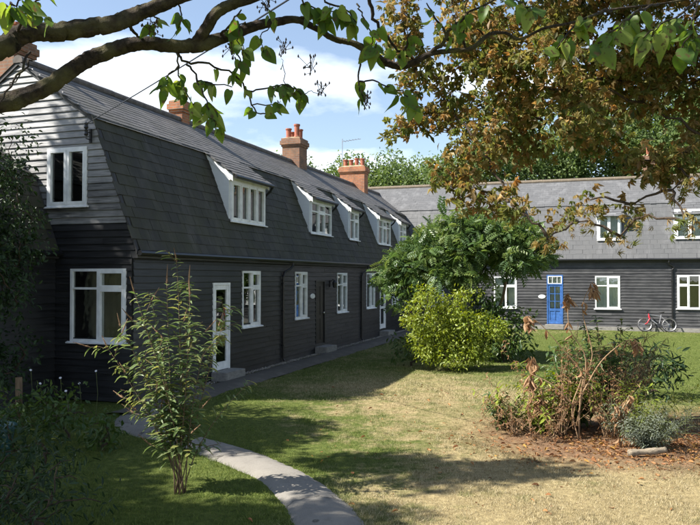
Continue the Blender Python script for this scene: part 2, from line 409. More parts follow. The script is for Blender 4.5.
# ------------------------------------------------------------------ houses
board_cache = {}
def board_mesh(h, mat):
    k = (h, mat.name)
    if k not in board_cache:
        m = MB().prism_x(0, 1, [(-.038, 0), (-.038, .006), (-.012, h + .018), (.0, h + .018), (.0, 0)])
        board_cache[k] = m.mesh('weatherboard', mat)
    return board_cache[k]
def cut(a0, a1, holes):
    iv = [(a0, a1)]
    for h0, h1 in holes:
        nv = []
        for s, e in iv:
            if h1 <= s or h0 >= e: nv.append((s, e)); continue
            if h0 > s: nv.append((s, h0))
            if h1 < e: nv.append((h1, e))
        iv = nv
    return [(s, e) for s, e in iv if e - s > .02]
def clad(house, loc, rot, z0, z1, span, holes, h, mat, maxlen=4.5):
    """wall backing sheet and its weatherboards. span(z)->(s0,s1) along local x; holes (s0,s1,z0,z1)"""
    bk = MB(); z = z0; step = .05
    while z < z1 - 1e-6:
        zz = min(z + step, z1); zm = (z + zz) / 2; s0, s1 = span(zm)
        if s1 > s0:
            for s, e in cut(s0, s1, [(a, b) for a, b, c, d in holes if c < zm < d]):
                bk.add([(s, 0, z), (e, 0, z), (e, 0, zz), (s, 0, zz)], [(0, 1, 2, 3)])
        z = zz
    wall = bk.build('wall', M['backing'], house, loc, rot)
    z = z0; n = 0
    while z < z1 - .03:
        zm = z + h * .5; s0, s1 = span(min(zm + h * .2, z1)); 
        if s1 - s0 > .05:
            for s, e in cut(s0, s1, [(a, b) for a, b, c, d in holes if c < zm < d]):
                cuts = [s]; p = s + random.uniform(1.5, maxlen)
                while p < e - .6: cuts.append(p); p += random.uniform(maxlen * .6, maxlen)
                cuts.append(e)
                for q0, q1 in zip(cuts[:-1], cuts[1:]):
                    mm = mat(z) if callable(mat) else mat
                    o = bpy.data.objects.new('weatherboard', board_mesh(h, mm)); COL.objects.link(o); o.parent = wall
                    o.location = (q0 + .0015, -.002 - random.random() * .003, z + random.uniform(-.004, .004)); o.scale = (q1 - q0 - .003, 1, 1)
                    o.rotation_euler = (random.uniform(-.012, .012), 0, 0); n += 1
        z += h
    return wall

def curtain_mesh(x0, x1, z0, z1, y, mat, waves=7, amp=.014):
    m = MB(); n = waves * 6
    for i in range(n + 1):
        x = x0 + (x1 - x0) * i / n; yy = y + amp * math.sin(i / 6 * 2 * math.pi) + amp * .4 * math.sin(i * .77)
        m.v += [(x, yy, z0), (x, yy * 1.0, z1)]
    m.f = [(2 * i, 2 * i + 2, 2 * i + 3, 2 * i + 1) for i in range(n)]
    return m.mesh('curtain', mat, True)
def window(container, loc, rot, w, h, cols=2, transom=.30, sash=(1,), curtain=None, flat=False, sill=True, name='window', topopen=False):
    """frame mesh with panes, opening sashes and sill; x along wall, y inward, z up, origin lower left"""
    fw, fd0, fd1 = .055, -.052, .07
    m = MB()
    m.box(0, fw, fd0, fd1, 0, h); m.box(w - fw, w, fd0, fd1, 0, h)
    m.box(fw, w - fw, fd0, fd1, h - fw, h); m.box(fw, w - fw, fd0, fd1, 0, fw)
    edges = [fw]; cw = (w - 2 * fw) / cols
    for i in range(1, cols):
        x = fw + cw * i; m.box(x - .025, x + .025, fd0 + .004, fd1 - .004, fw, h - fw)
    zt = h - h * transom if transom else None
    if zt: 
        for i in range(cols): m.box(fw + cw * i + (.025 if i else 0), fw + cw * (i + 1) - (.025 if i < cols - 1 else 0), fd0 + .006, fd1 - .006, zt - .022, zt + .022)
    if flat: fo = m.build('window_frame', M['white'], container, loc, rot); par = container; L0 = Vector(loc); RT = rot
    else: fo = m.build(name, M['white'], container, loc, rot); par = fo; L0 = Vector((0, 0, 0)); RT = (0, 0, 0)
    for i in range(cols):
        xa = fw + cw * i + (.025 if i else 0); xb = fw + cw * (i + 1) - (.025 if i < cols - 1 else 0)
        rows = [(fw, zt - .022), (zt + .022, h - fw)] if zt else [(fw, h - fw)]
        for ri, (za, zb) in enumerate(rows):
            isash = sash == 'all' or i in sash
            k = .0
            if isash:
                k = .042; s = MB(); y0, y1 = -.062, .012
                s.box(xa - .008, xa + k, y0, y1, za - .008, zb + .008); s.box(xb - k, xb + .008, y0, y1, za - .008, zb + .008)
                s.box(xa + k, xb - k, y0 + .002, y1 - .002, zb - k, zb + .008); s.box(xa + k, xb - k, y0 + .002, y1 - .002, za - .008, za + k)
                s.build('sash', M['white'], par, L0, RT)
            g = MB().box(xa + k - .004, xb - k + .004, .0, .006, za + k - .004, zb - k + .004)
            g.build('pane', M['glass'], par, L0, RT)
    if sill:
        MB().prism_x(-.06, w + .06, [(-.11, -.035), (-.11, -.012), (-.0525, .006), (-.0525, -.035)]).build('sill', M['white'], par, L0, RT)
    if curtain:
        kind = curtain if isinstance(curtain, str) else 'net'
        cm = {'blue': M['blue_curtain'], 'tan_reflection': M['tan_reflection']}.get(kind, M['net'])  # the tan one imitates a reflection in the glass, not cloth
        spans = {'tan_reflection': [(.03, .97, .03, .98)], 'net': [(.03, .97, .04, .98)], 'sides': [(.03, .40, .03, .97), (.62, .97, .03, .97)], 'half': [(.03, .97, .04, .5)], 'top': [(.03, .97, .62, .97)], 'blue': [(.55, .97, .03, .7)], 'side': [(.55, .97, .03, .97)]}[kind]
        for x0, x1, z0, z1 in spans:
            link('curtain', curtain_mesh(w * x0, w * x1, h * z0, h * z1, .055, cm, max(3, int(9 * (x1 - x0)))), par, L0, RT)
    return fo

TILE = lambda w, L, k=1.0: MB().add([(-w / 2, 0, .004 * k), (w / 2, 0, .004 * k), (w / 2, 0, .017 * k), (-w / 2, 0, .017 * k), (-w / 2, L, -.006 * k), (w / 2, L, -.006 * k), (w / 2, L, .004 * k), (-w / 2, L, .004 * k)],
                             [(0, 1, 2, 3), (3, 2, 6, 7), (0, 3, 7, 4), (1, 5, 6, 2), (4, 7, 6, 5)])
def tile_mats(a0, a1, d0, z0, d1, z1, w, ex, holes=(), clip=None):
    sl = math.hypot(d1 - d0, z1 - z0); ang = math.atan2(z1 - z0, d1 - d0); rows = max(1, round(sl / ex)); e = sl / rows; out = []
    for r in range(rows):
        s = r * e; n = int((a1 - a0) / w) + 1; sh = (w / 2 if r % 2 else 0)
        for k in range(n + 1):
            a = a0 + k * w + sh - w * .25
            if a < a0 + w * .2 or a > a1 - w * .2: continue
            z = z0 + math.sin(ang) * s; sm = z + e * .5 * math.sin(ang)
            if any(h0 + w * .2 < a < h1 - w * .2 and c < sm < dd for h0, h1, c, dd in holes): continue
            A = np.array(Matrix.Translation((a, d0 + math.cos(ang) * s, z)) @ Matrix.Rotation(ang + random.gauss(0, .006), 4, 'X') @ Matrix.Rotation(random.gauss(0, .010), 4, 'Z') @ Matrix.Translation((random.gauss(0, .003), random.gauss(0, .006), 0))); out.append(A)
    return out, e

def roof_sheet(house, name, a0, a1, d0, z0, d1, z1, mat, holes=()):
    m = MB(); n = max(1, int((z1 - z0) / .1)) if holes else 1
    for i in range(n):
        f0, f1 = i / n, (i + 1) / n; za, zb = z0 + (z1 - z0) * f0, z0 + (z1 - z0) * f1; zm = (za + zb) / 2
        for s, e in cut(a0, a1, [(h0, h1) for h0, h1, c, d in holes if c < zm < d]):
            m.add([(s, d0 + (d1 - d0) * f0, za), (e, d0 + (d1 - d0) * f0, za), (e, d0 + (d1 - d0) * f1, zb), (s, d0 + (d1 - d0) * f1, zb)], [(0, 1, 2, 3)])
    return m.build(name, mat, house)

def dormer(house, a0, a1, zs, p, slate, curtain=None, cols=2, transom=.3, gut=True, sash='all', zt=None):
    df = p['d'](zs) + .0; w = a1 - a0; yb = p['inset'] - df; zb = p['zb'] - zs; pitch = (p['zr'] - p['zb']) / (p['half'] - p['inset'])
    top = lambda y: zb + (y - yb) * pitch
    ht = top(0) - .10; wh = (zt - zs) if zt else ht - .16
    d = empty('dormer', (a0, df, zs), 0, house)
    for x0, x1 in ((-.03, .03), (w - .03, w + .03)):
        MB().prism_x(x0, x1, [(.0, -.02), (.0, ht), (yb, zb - .03), (yb + .1, zb - .03), (yb + .02, zb - .2)]).build('cheek', M['shiplap'], d)
    window(d, (.03, -.0, .0), (0, 0, 0), w - .06, wh, cols, transom, sash, curtain, flat=True)
    MB().box(-.03, w + .03, -.045, .02, wh + .002, ht + .02).build('fascia', M['white'], d)
    for x0, x1 in ((-.065, -.033), (w + .033, w + .065)):
        MB().prism_x(x0, x1, [(-.13, top(-.13) - .20), (-.13, top(-.13) - .012), (yb, zb - .012), (yb, zb - .12)]).build('bargeboard', M['white'], d)
    MB().prism_x(-.09, w + .09, [(-.16, top(-.16) - .012), (-.16, top(-.16) + .012), (yb + .02, top(yb + .02) + .012), (yb + .02, top(yb + .02) - .012)]).build('roof_deck', M['fascia'], d)
    tm, _ = tile_mats(-.1, w + .1, -.20, top(-.20) + .014, yb + .05, top(yb + .05) + .014, .25, .19)
    baked('roof_tiles', [tri_arrays(TILE(.245, .23))], tm, slate, d)
    if gut:
        gz = top(-.2) - .035
        MB().tube([(-.1, -.235, gz), (w + .1, -.235, gz)], .05, 8).build('gutter', M['gutter'], d)
        MB().tube([(w + .06, -.235, gz - .03), (w + .09, -.15, gz - .14), (w + .09, -.02, gz - .25), (w + .09, .05, gz - .34)], .034, 7).build('downpipe', M['gutter'], d)
    return d

def chimney(house, a, d, wa, wd, zb, zt, pots, mat, aerial=False, ph=.42):
    m = MB(); x, y = wa / 2, wd / 2; h = zt - zb
    m.box(-x, x, -y, y, 0, h - .34); m.box(-x - .035, x + .035, -y - .035, y + .035, h - .34, h - .26)
    m.box(-x - .075, x + .075, -y - .075, y + .075, h - .26, h - .10); m.box(-x - .035, x + .035, -y - .035, y + .035, h - .10, h)
    c = m.build('chimney', mat, house, (a, d, zb))
    MB().add([(-x - .03, -y - .03, h), (x + .03, -y - .03, h), (x + .03, y + .03, h), (-x - .03, y + .03, h), (-x * .6, -y * .6, h + .07), (x * .6, -y * .6, h + .07), (x * .6, y * .6, h + .07), (-x * .6, y * .6, h + .07)],
             [(4, 5, 6, 7), (0, 1, 5, 4), (1, 2, 6, 5), (2, 3, 7, 6), (3, 0, 4, 7)]).build('flaunching', M['flaunch'], c)
    for px, py, s in pots:
        MB().lathe([(.115, 0), (.12, ph * s * .1), (.10, ph * s * .15), (.105, ph * s * .85), (.13, ph * s * .88), (.13, ph * s), (.09, ph * s), (.085, ph * s * .6)], 12).build('chimney_pot', M['pot'], c, (px, py, h + .04), smooth=False)
    # stepped lead flashing where the stack meets the slopes
    return c

def wing(name, origin, rz, a0, a1, p, openings, dormers, boards, slate_lo, slate_up, label, gable0=None, gable1=None, near_tiles=0, ridge='ridge', wall_end=None, fl=0, ridge_single=True):
    H = empty(name, origin, rz); tag(H, label, 'house', 'black weatherboarded terrace wings')
    ze, zb, zr, inset, half = p['ze'], p['zb'], p['zr'], p['inset'], p['half']; ov = p['ov']
    p['d'] = lambda z: -ov + (z - ze) / (zb - ze) * (inset + ov)
    W = 2 * half; we = wall_end if wall_end is not None else a1
    holes = [(o['a0'] + .02, o['a1'] - .02, o['z0'] + .02, o['z1'] - .02) for o in openings]
    clad(H, (0, 0, 0), (0, 0, 0), 0, ze - .02, lambda z: (a0, we), holes, .14, boards)
    # plain dark interior so that windows look into rooms: floors, back wall
    MB().add([(a0 + .05, W - .03, 0), (a1, W - .03, 0), (a1, W - .03, ze), (a0 + .05, W - .03, ze)], [(0, 1, 2, 3)]).build('back_wall', M['board'], H)
    MB().box(a0 + .1, a1 - .02, .25, W - .1, ze - .26, ze - .06).build('upper_floor', M['room'], H)
    MB().add([(a0 + .06, 2.4, 0.02), (a1, 2.4, .02), (a1, 2.4, zb), (a0 + .06, 2.4, zb)], [(0, 1, 2, 3)]).build('inner_partition', M['room'], H)
    dh = [(q[0], q[1], q[2], zb + 1) for q in dormers]
    # slopes
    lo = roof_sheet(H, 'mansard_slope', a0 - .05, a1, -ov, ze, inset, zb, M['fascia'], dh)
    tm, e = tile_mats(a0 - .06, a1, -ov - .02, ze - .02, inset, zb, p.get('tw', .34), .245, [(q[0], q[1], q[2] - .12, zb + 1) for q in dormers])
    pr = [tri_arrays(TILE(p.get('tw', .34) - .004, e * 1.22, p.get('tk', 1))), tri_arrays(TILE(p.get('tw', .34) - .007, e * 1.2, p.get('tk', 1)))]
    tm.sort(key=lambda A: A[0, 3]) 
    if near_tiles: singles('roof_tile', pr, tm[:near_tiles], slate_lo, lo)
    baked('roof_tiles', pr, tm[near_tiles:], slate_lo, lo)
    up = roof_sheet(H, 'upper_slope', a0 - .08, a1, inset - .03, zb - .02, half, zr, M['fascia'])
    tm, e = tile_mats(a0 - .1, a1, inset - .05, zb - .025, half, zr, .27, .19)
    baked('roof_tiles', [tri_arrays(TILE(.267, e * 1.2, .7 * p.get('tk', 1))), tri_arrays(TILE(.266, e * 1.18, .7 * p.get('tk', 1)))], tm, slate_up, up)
    MB().add([(a0 - .08, half, zr), (a1, half, zr), (a1, W - inset, zb), (a0 - .08, W - inset, zb), (a0 - .05, W + ov, ze), (a1, W + ov, ze)], [(0, 1, 2, 3), (3, 2, 5, 4)]).build('rear_slope', slate_up, H)
    # ridge tiles
    hr = MB()
    pts = [(math.cos(x) * .13, math.sin(x) * .12) for x in np.linspace(-.35, math.pi + .35, 9)]
    hr.prism_x(0, .445, [(y, z) for y, z in pts]); rme = hr.mesh('ridge_tile', M[ridge])
    a = a0 - .08
    while a < a1:
        link('ridge_tile', rme, up, (a, half, zr - .02), (random.gauss(0, .02), random.gauss(0, .006), 0)); a += .45
    # eaves: soffit, fascia, gutter with brackets
    MB().box(a0 - .03, we, -ov + .0, .03, ze - .17, ze - .03).build('fascia', M['fascia'], H)
    MB().tube([(a0 - .05, -ov - .06, ze - .07), (we, -ov - .06, ze - .07)], .055, 8).build('gutter', M['gutter'], H)
    for o in openings:
        w, h = o['a1'] - o['a0'], o['z1'] - o['z0']
        if o['k'] == 'win': window(H, (o['a0'], 0, o['z0']), (0, 0, 0), w, h, o.get('cols', 2), o.get('tr', .3), o.get('sash', (1,)), o.get('cur'))
        else: o['make'](H, o['a0'], o['z0'], w, h)
    for q in dormers: dormer(H, q[0], q[1], q[2], p, slate_up, *q[3:])
    def gab(end, mat, ghol, wins):
        def span(z):
            if z < ze: l = 0
            elif z < zb: l = p['d'](z) + .03
            else: l = inset + (z - zb) / (zr - zb) * (half - inset) + .02
            return (l, W - l)   # d range
        if end == 0: loc, rot = (a0, W, 0), (0, 0, -math.pi / 2)
        else: loc, rot = (a1, 0, 0), (0, 0, math.pi / 2)
        sp2 = span      # symmetric so the mirrored run is the same
        hh = [(W - d1 + .02, W - d0 - .02, z0 + .02, z1 - .02) for d0, d1, z0, z1 in ghol]
        clad(H, loc, rot, 0, zr - .02, sp2, hh, .138, mat, 9)
        for (d0, d1, z0, z1, cols, trn, sash, cur) in wins:
            window(H, (a0, d1, z0), rot, d1 - d0, z1 - z0, cols, trn, sash, cur)
        # verge boards
        for s in (0, 1):
            pf = [(-ov, ze), (inset, zb), (half, zr)]; m = MB()
            for (y0, q0), (y1, q1) in zip(pf[:-1], pf[1:]):
                if s: y0, y1 = W - y0, W - y1
                x0, x1 = (a0 - .062, a0 - .03) if end == 0 else (a1 + .03, a1 + .062)
                m.prism_x(x0, x1, [(y0, q0 - .10), (y0, q0 + .0), (y1, q1 + .0), (y1, q1 - .10)])
            m.build('verge_board', M['fascia'], H)
    if gable0: gab(0, *gable0)
    if gable1: gab(1, *gable1)
    return H

def door_white(H, a, z, w, h):
    m = MB(); m.box(0, .06, -.05, .07, 0, h); m.box(w - .06, w, -.05, .07, 0, h); m.box(.06, w - .06, -.05, .07, h - .06, h)
    d = m.build('door', M['white'], H, (a, 0, z))
    lf = MB(); x0, x1 = .064, w - .064; st = .1
    lf.box(x0, x0 + st, -.035, .01, .01, h - .064); lf.box(x1 - st, x1, -.035, .01, .01, h - .064)
    lf.box(x0 + st, x1 - st, -.034, .009, .01, .2); lf.box(x0 + st, x1 - st, -.034, .009, h - .17, h - .064); lf.box(x0 + st, x1 - st, -.034, .009, .85, .95)
    lf.build('door_leaf', M['white'], d)
    MB().box(x0 + st, x1 - st, -.012, -.006, .95, h - .17).build('pane', M['glass'], d)
    MB().box(x0 + st, x1 - st, -.012, -.006, .2, .85).build('pane', M['glass'], d)
    MB().tube([(x1 - .05, -.035, 1.0), (x1 - .05, -.085, 1.0), (x1 - .16, -.085, 1.0)], .011, 6).build('handle', M['metal'], d)
    doorstep(d, w, z)
def doorstep(d, w, z):
    b = bmesh.new(); bmesh.ops.create_cube(b, size=1)
    bmesh.ops.bevel(b, geom=b.edges[:], offset=.04, segments=2, affect='EDGES')
    me = bpy.data.meshes.new('doorstep'); b.to_mesh(me); b.free(); me.materials.append(M['stone'])
    o = link('doorstep', me, d, (w / 2, -.24, -z + .11)); o.scale = (w + .15, .42, .22)
def door_dark(H, a, z, w, h):
    m = MB(); m.box(0, .06, -.045, .07, 0, h); m.box(w - .06, w, -.045, .07, 0, h); m.box(.06, w - .06, -.045, .07, h - .06, h)
    d = m.build('door', M['black'], H, (a, 0, z))
    lf = MB().box(.062, w - .062, .0, .045, .0, h - .062)
    for z0, z1 in ((.12, .82), (.95, h - .2)):
        for x0, x1 in ((.15, w / 2 - .04), (w / 2 + .04, w - .15)): lf.box(x0, x1, -.014, .0, z0, z1)
    lf.build('door_leaf', M['dark_door'], d)
    MB().lathe([(.02, 0), (.02, .03), (.035, .05), (.035, .07), (.01, .08)], 10).build('handle', M['metal'], d, (w - .15, 0, 1.0), (R(90), 0, 0))
    doorstep(d, w, z)
def door_blue(H, a, z, w, h):
    hd = 1.88; m = MB()
    m.box(0, .05, -.05, .07, 0, h); m.box(w - .05, w, -.05, .07, 0, h); m.box(.05, w - .05, -.05, .07, h - .05, h); m.box(.05, w - .05, -.05, .07, hd, hd + .05)
    d = m.build('door', M['blue_door'], H, (a, 0, z))
    fr = MB(); fr.box(-.03, w + .03, -.065, -.051, hd + .01, h + .02)
    lf = MB(); x0, x1 = .053, w - .053; st = .085
    lf.box(x0, x0 + st, -.03, .01, .01, hd - .003); lf.box(x1 - st, x1, -.03, .01, .01, hd - .003)
    zs = [.01, .17, .62, .72, 1.08, 1.45, 1.80, hd - .003]
    lf.box(x0 + st, x1 - st, -.029, .009, .01, .17); lf.box(x0 + st, x1 - st, -.029, .009, .62, .74); lf.box(x0 + st, x1 - st, -.029, .009, 1.80, hd - .003)
    lf.box(w / 2 - .018, w / 2 + .018, -.028, .008, .17, 1.80)
    for zz in (1.09, 1.45): lf.box(x0 + st, x1 - st, -.027, .007, zz - .014, zz + .014)
    lf.box(x0 + st, x1 - st, -.01, .004, .17, .62); lf.build('door_leaf', M['blue_door'], d)
    for i in range(2):
        xa = x0 + st if i == 0 else w / 2 + .018; xb = w / 2 - .018 if i == 0 else x1 - st
        for za, zb in ((.74, 1.076), (1.104, 1.436), (1.464, 1.80)): MB().box(xa, xb, -.006, 0, za, zb).build('pane', M['glass'], d)
    # white fanlight above
    f = MB(); f.box(.05, .09, -.052, .03, hd + .052, h - .052); f.box(w - .09, w - .05, -.052, .03, hd + .052, h - .052); f.box(.09, w - .09, -.052, .03, h - .09, h - .052); f.box(.09, w - .09, -.052, .03, hd + .052, hd + .085)
    for k in (1, 2): f.box(.05 + (w - .1) * k / 3 - .012, .05 + (w - .1) * k / 3 + .012, -.05, .028, hd + .085, h - .09)
    f.build('fanlight', M['white'], d)
    MB().box(.085, w - .085, -.004, .002, hd + .08, h - .085).build('pane', M['glass'], d)
    link('curtain', curtain_mesh(.1, w - .1, .76, 1.8, .06, M['net'], 5, .012), d)
    link('curtain', curtain_mesh(.09, w - .09, hd + .06, h - .06, .06, M['net'], 5, .012), d)
    MB().tube([(x1 - .04, -.03, .98), (x1 - .04, -.08, .98), (x1 - .13, -.08, .98)], .011, 6).build('handle', M['metal'], d)
    doorstep(d, w, z)

RZL = math.atan2(U.y, U.x); RZF = math.atan2(V.y, V.x)
PL = dict(ze=3.05, zb=5.74, zr=7.12, inset=.885, half=2.85, ov=.14)
opL = [dict(k='door', a0=-4.13, a1=-3.27, z0=.22, z1=2.36, make=door_white),
       dict(k='win', a0=-2.60, a1=-1.53, z0=1.19, z1=2.66, cur='blue'),
       dict(k='win', a0=.90, a1=1.87, z0=1.22, z1=2.66, cur='net'),
       dict(k='door', a0=2.62, a1=3.48, z0=.30, z1=2.40, make=door_dark),
       dict(k='win', a0=4.67, a1=5.75, z0=1.24, z1=2.65, cur='side'),
       dict(k='win', a0=8.12, a1=9.28, z0=1.25, z1=2.66, cur='side'),
       dict(k='door', a0=10.0, a1=10.86, z0=.30, z1=2.40, make=door_white),
       dict(k='win', a0=11.9, a1=12.95, z0=1.25, z1=2.6, cur='net'),
       dict(k='win', a0=14.3, a1=15.4, z0=1.25, z1=2.6, cur='net')]
dmL = [(-2.87, -.79, 3.95, 'sides', 4, None, True, 'all'), (2.68, 4.66, 3.95, 'net', 3, .3, True, (1,)), (6.60, 7.75, 3.93, 'side', 2, .3, True, (1,)),
       (10.42, 12.38, 3.92, 'top', 3, .3, True, (1,)), (14.0, 15.2, 3.93, 'net', 2, .3, True, (1,))]
bl = lambda z: M['board_sunlit'] if z > 3.45 else M['board']  # sunlit tone painted on the upper gable boards, plain black below
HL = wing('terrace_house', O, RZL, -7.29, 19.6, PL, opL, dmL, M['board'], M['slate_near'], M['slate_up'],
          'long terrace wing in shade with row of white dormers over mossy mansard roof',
          gable0=(bl, [(.12, 1.47, 1.18, 2.67), (1.08, 2.08, 3.96, 5.18)], [(.12, 1.47, 1.18, 2.67, 2, .27, (1,), 'tan_reflection'), (1.08, 2.08, 3.96, 5.18, 2, None, 'all', None)]),
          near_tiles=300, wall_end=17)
# gable window hood and end chimney
chimney(HL, -.9, 2.9, .42, .40, 6.6, 7.68, [(0, 0, .8)], M['brick'])
c1 = chimney(HL, 7.5, 2.8, .80, .74, 6.5, 8.05, [(-.2, .18, .85), (-.2, -.18, 1.2), (.2, .2, .7), (.2, -.15, .9)], M['brick_dark'], ph=.44)
c2 = chimney(HL, 15.2, 2.85, .62, 1.28, 6.5, 8.02, [(0, -.45, .9), (0, -.15, .95), (0, .15, .8), (0, .45, .85)], M['brick'], ph=.42)
chimney(HL, -6.75, 3.55, .62, .62, 6.2, 7.75, [(0, -.1, .9)], M['brick_dark'])
for c, a, wa, wd in ((c1, 7.5, .8, .74), (c2, 15.2, .62, 1.28)):
    pass
# TV aerial on the orange stack
ae = MB(); ae.tube([(0, .62, .9), (0, .62, 3.0)], .018, 6); ae.tube([(-.02, .62, 2.85), (.05, -.35, 2.95)], .012, 5)
for k in range(6): ae.tube([(-.22 + .02 * k, .5 - .15 * k, 2.87 + .015 * k), (.22 - .02 * k, .5 - .15 * k, 2.87 + .015 * k)], .008, 4)
ae.build('aerial', M['grey_alloy'], c2)
def downpipe(H, a, zt, off=.0, sw=.45, ov=.14):
    m = MB().tube([(a + sw, -ov - .06, zt - .08), (a + sw, -ov - .06, zt - .2), (a + sw * .8, -ov - .02, zt - .3), (a + .08, -.08, zt - .42), (a, -.075, zt - .55), (a, -.075, .12), (a, -.12, .05)], .036, 8)
    d = m.build('downpipe', M['gutter'], H)
    for z in (.5, 1.5, 2.3): MB().box(a - .055, a + .055, -.115, -.03, z, z + .035).build('bracket', M['gutter'], d)
downpipe(HL, -.07, 3.05); downpipe(HL, 7.4, 3.05)
# wall lamp and oval plaque by the dark door
lm = MB().box(-.05, .05, -.06, -.03, -.12, .12); lm.tube([(0, -.05, .06), (0, -.14, .14), (0, -.2, .1)], .012, 6); lm.lathe([(.07, .0), (.09, -.02), (.02, .06)], 8, (0, -.2, .05)); lm.lathe([(.035, -.2), (.065, -.18), (.085, -.02), (.02, -.02)], 8, (0, -.2, .05)); lm.build('wall_lamp', M['black'], HL, (3.98, 0, 2.28))
def plaque(H, a, z, w, h, mat):
    m = MB().lathe([(.5, 0), (.5, .015), (.44, .02)], 20); o = m.build('house_plaque', mat, H, (a, -.03, z), (R(90), 0, 0)); o.scale = (w, h, 1)
plaque(HL, 2.34, 1.88, .40, .17, M['white'])
# insulator bracket on the gable where the telephone wire lands
ib = MB().box(-.02, .02, -.05, .0, -.14, .14); 
for z in (-.08, .06): ib.tube([(0, -.03, z), (0, -.16, z), (0, -.16, z + .08)], .012, 5); ib.lathe([(.03, .06), (.045, .09), (.03, .14), (.04, .17), (.01, .2)], 8, (0, -.16, z))
ib.build('insulator_bracket', M['black'], HL, (-7.33, .98, 5.38), (0, 0, -math.pi / 2))

PF = dict(ze=3.38, zb=6.02, zr=7.5, inset=.885, half=2.85, ov=.14, tw=.30, tk=.4)
opF = [dict(k='win', a0=.3, a1=1.35, z0=1.0, z1=2.52, cur='net'),
       dict(k='win', a0=3.87, a1=4.98, z0=.98, z1=2.52, cur='sides'),
       dict(k='door', a0=6.40, a1=7.15, z0=.24, z1=2.60, make=door_blue),
       dict(k='win', a0=8.62, a1=9.73, z0=1.0, z1=2.55, cur='net'),
       dict(k='win', a0=12.19, a1=13.62, z0=1.05, z1=2.59, cols=3, sash=(0, 2), cur=None),
       dict(k='win', a0=16.4, a1=17.5, z0=1.0, z1=2.55, cur='net')]
dmF = [(4.2, 5.2, 4.3, 'net', 2, None, False, 'all', 5.35), (8.74, 9.78, 4.26, 'net', 2, None, False, 'all', 5.5), (12.14, 13.4, 4.28, 'sides', 2, .3, False, 'all', 5.62), (16.8, 17.9, 4.28, 'net', 2, None, False, 'all', 5.5)]
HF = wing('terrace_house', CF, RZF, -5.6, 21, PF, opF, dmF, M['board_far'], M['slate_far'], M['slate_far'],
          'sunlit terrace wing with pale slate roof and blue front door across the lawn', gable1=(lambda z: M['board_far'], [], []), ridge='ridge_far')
for q in (): pass
downpipe(HF, 11.98, 3.38, sw=-.15); plaque(HF, 6.17, 1.55, .34, .2, M['white'])
chimney(HF, 11.2, 3.1, .55, .5, 6.9, 8.6, [(0, 0, 1)], M['brick_dark'])
MB().box(-5.5, 21, -.16, -.05, -.02, .16).build('plinth', M['stone'], HF)
# lead valley where the two roofs meet
# near return of the terrace, set back behind the holly
PN = dict(ze=3.05, zb=4.62, zr=5.6, inset=.5, half=2.0, ov=.12)
HN = wing('terrace_house', wing_pt(0, 1.88), RZL, -10.8, -7.33, PN, [], [], M['board'], M['slate_near'], M['slate_near'],
          'dark weatherboarded house end set back behind the holly bush', gable0=(M['board'], [], []))
del HN['group']; del HL['group']; del HF['group']

# telephone wire
wv = []; A_ = wing_pt(-7.5, .98, 5.6); B_ = A_ + (Vector((.57, 6.0, 5.6)) - A_) * 1.8
for i in range(25):
    f = i / 24; q = A_.lerp(B_, f); q.z -= .5 * f * (1 - f); wv.append(q)
tag(MB().tube(wv, .010, 5).build('telephone_wire', M['black']), 'thin dark telephone wire running from the gable insulators into the sky', 'wire')

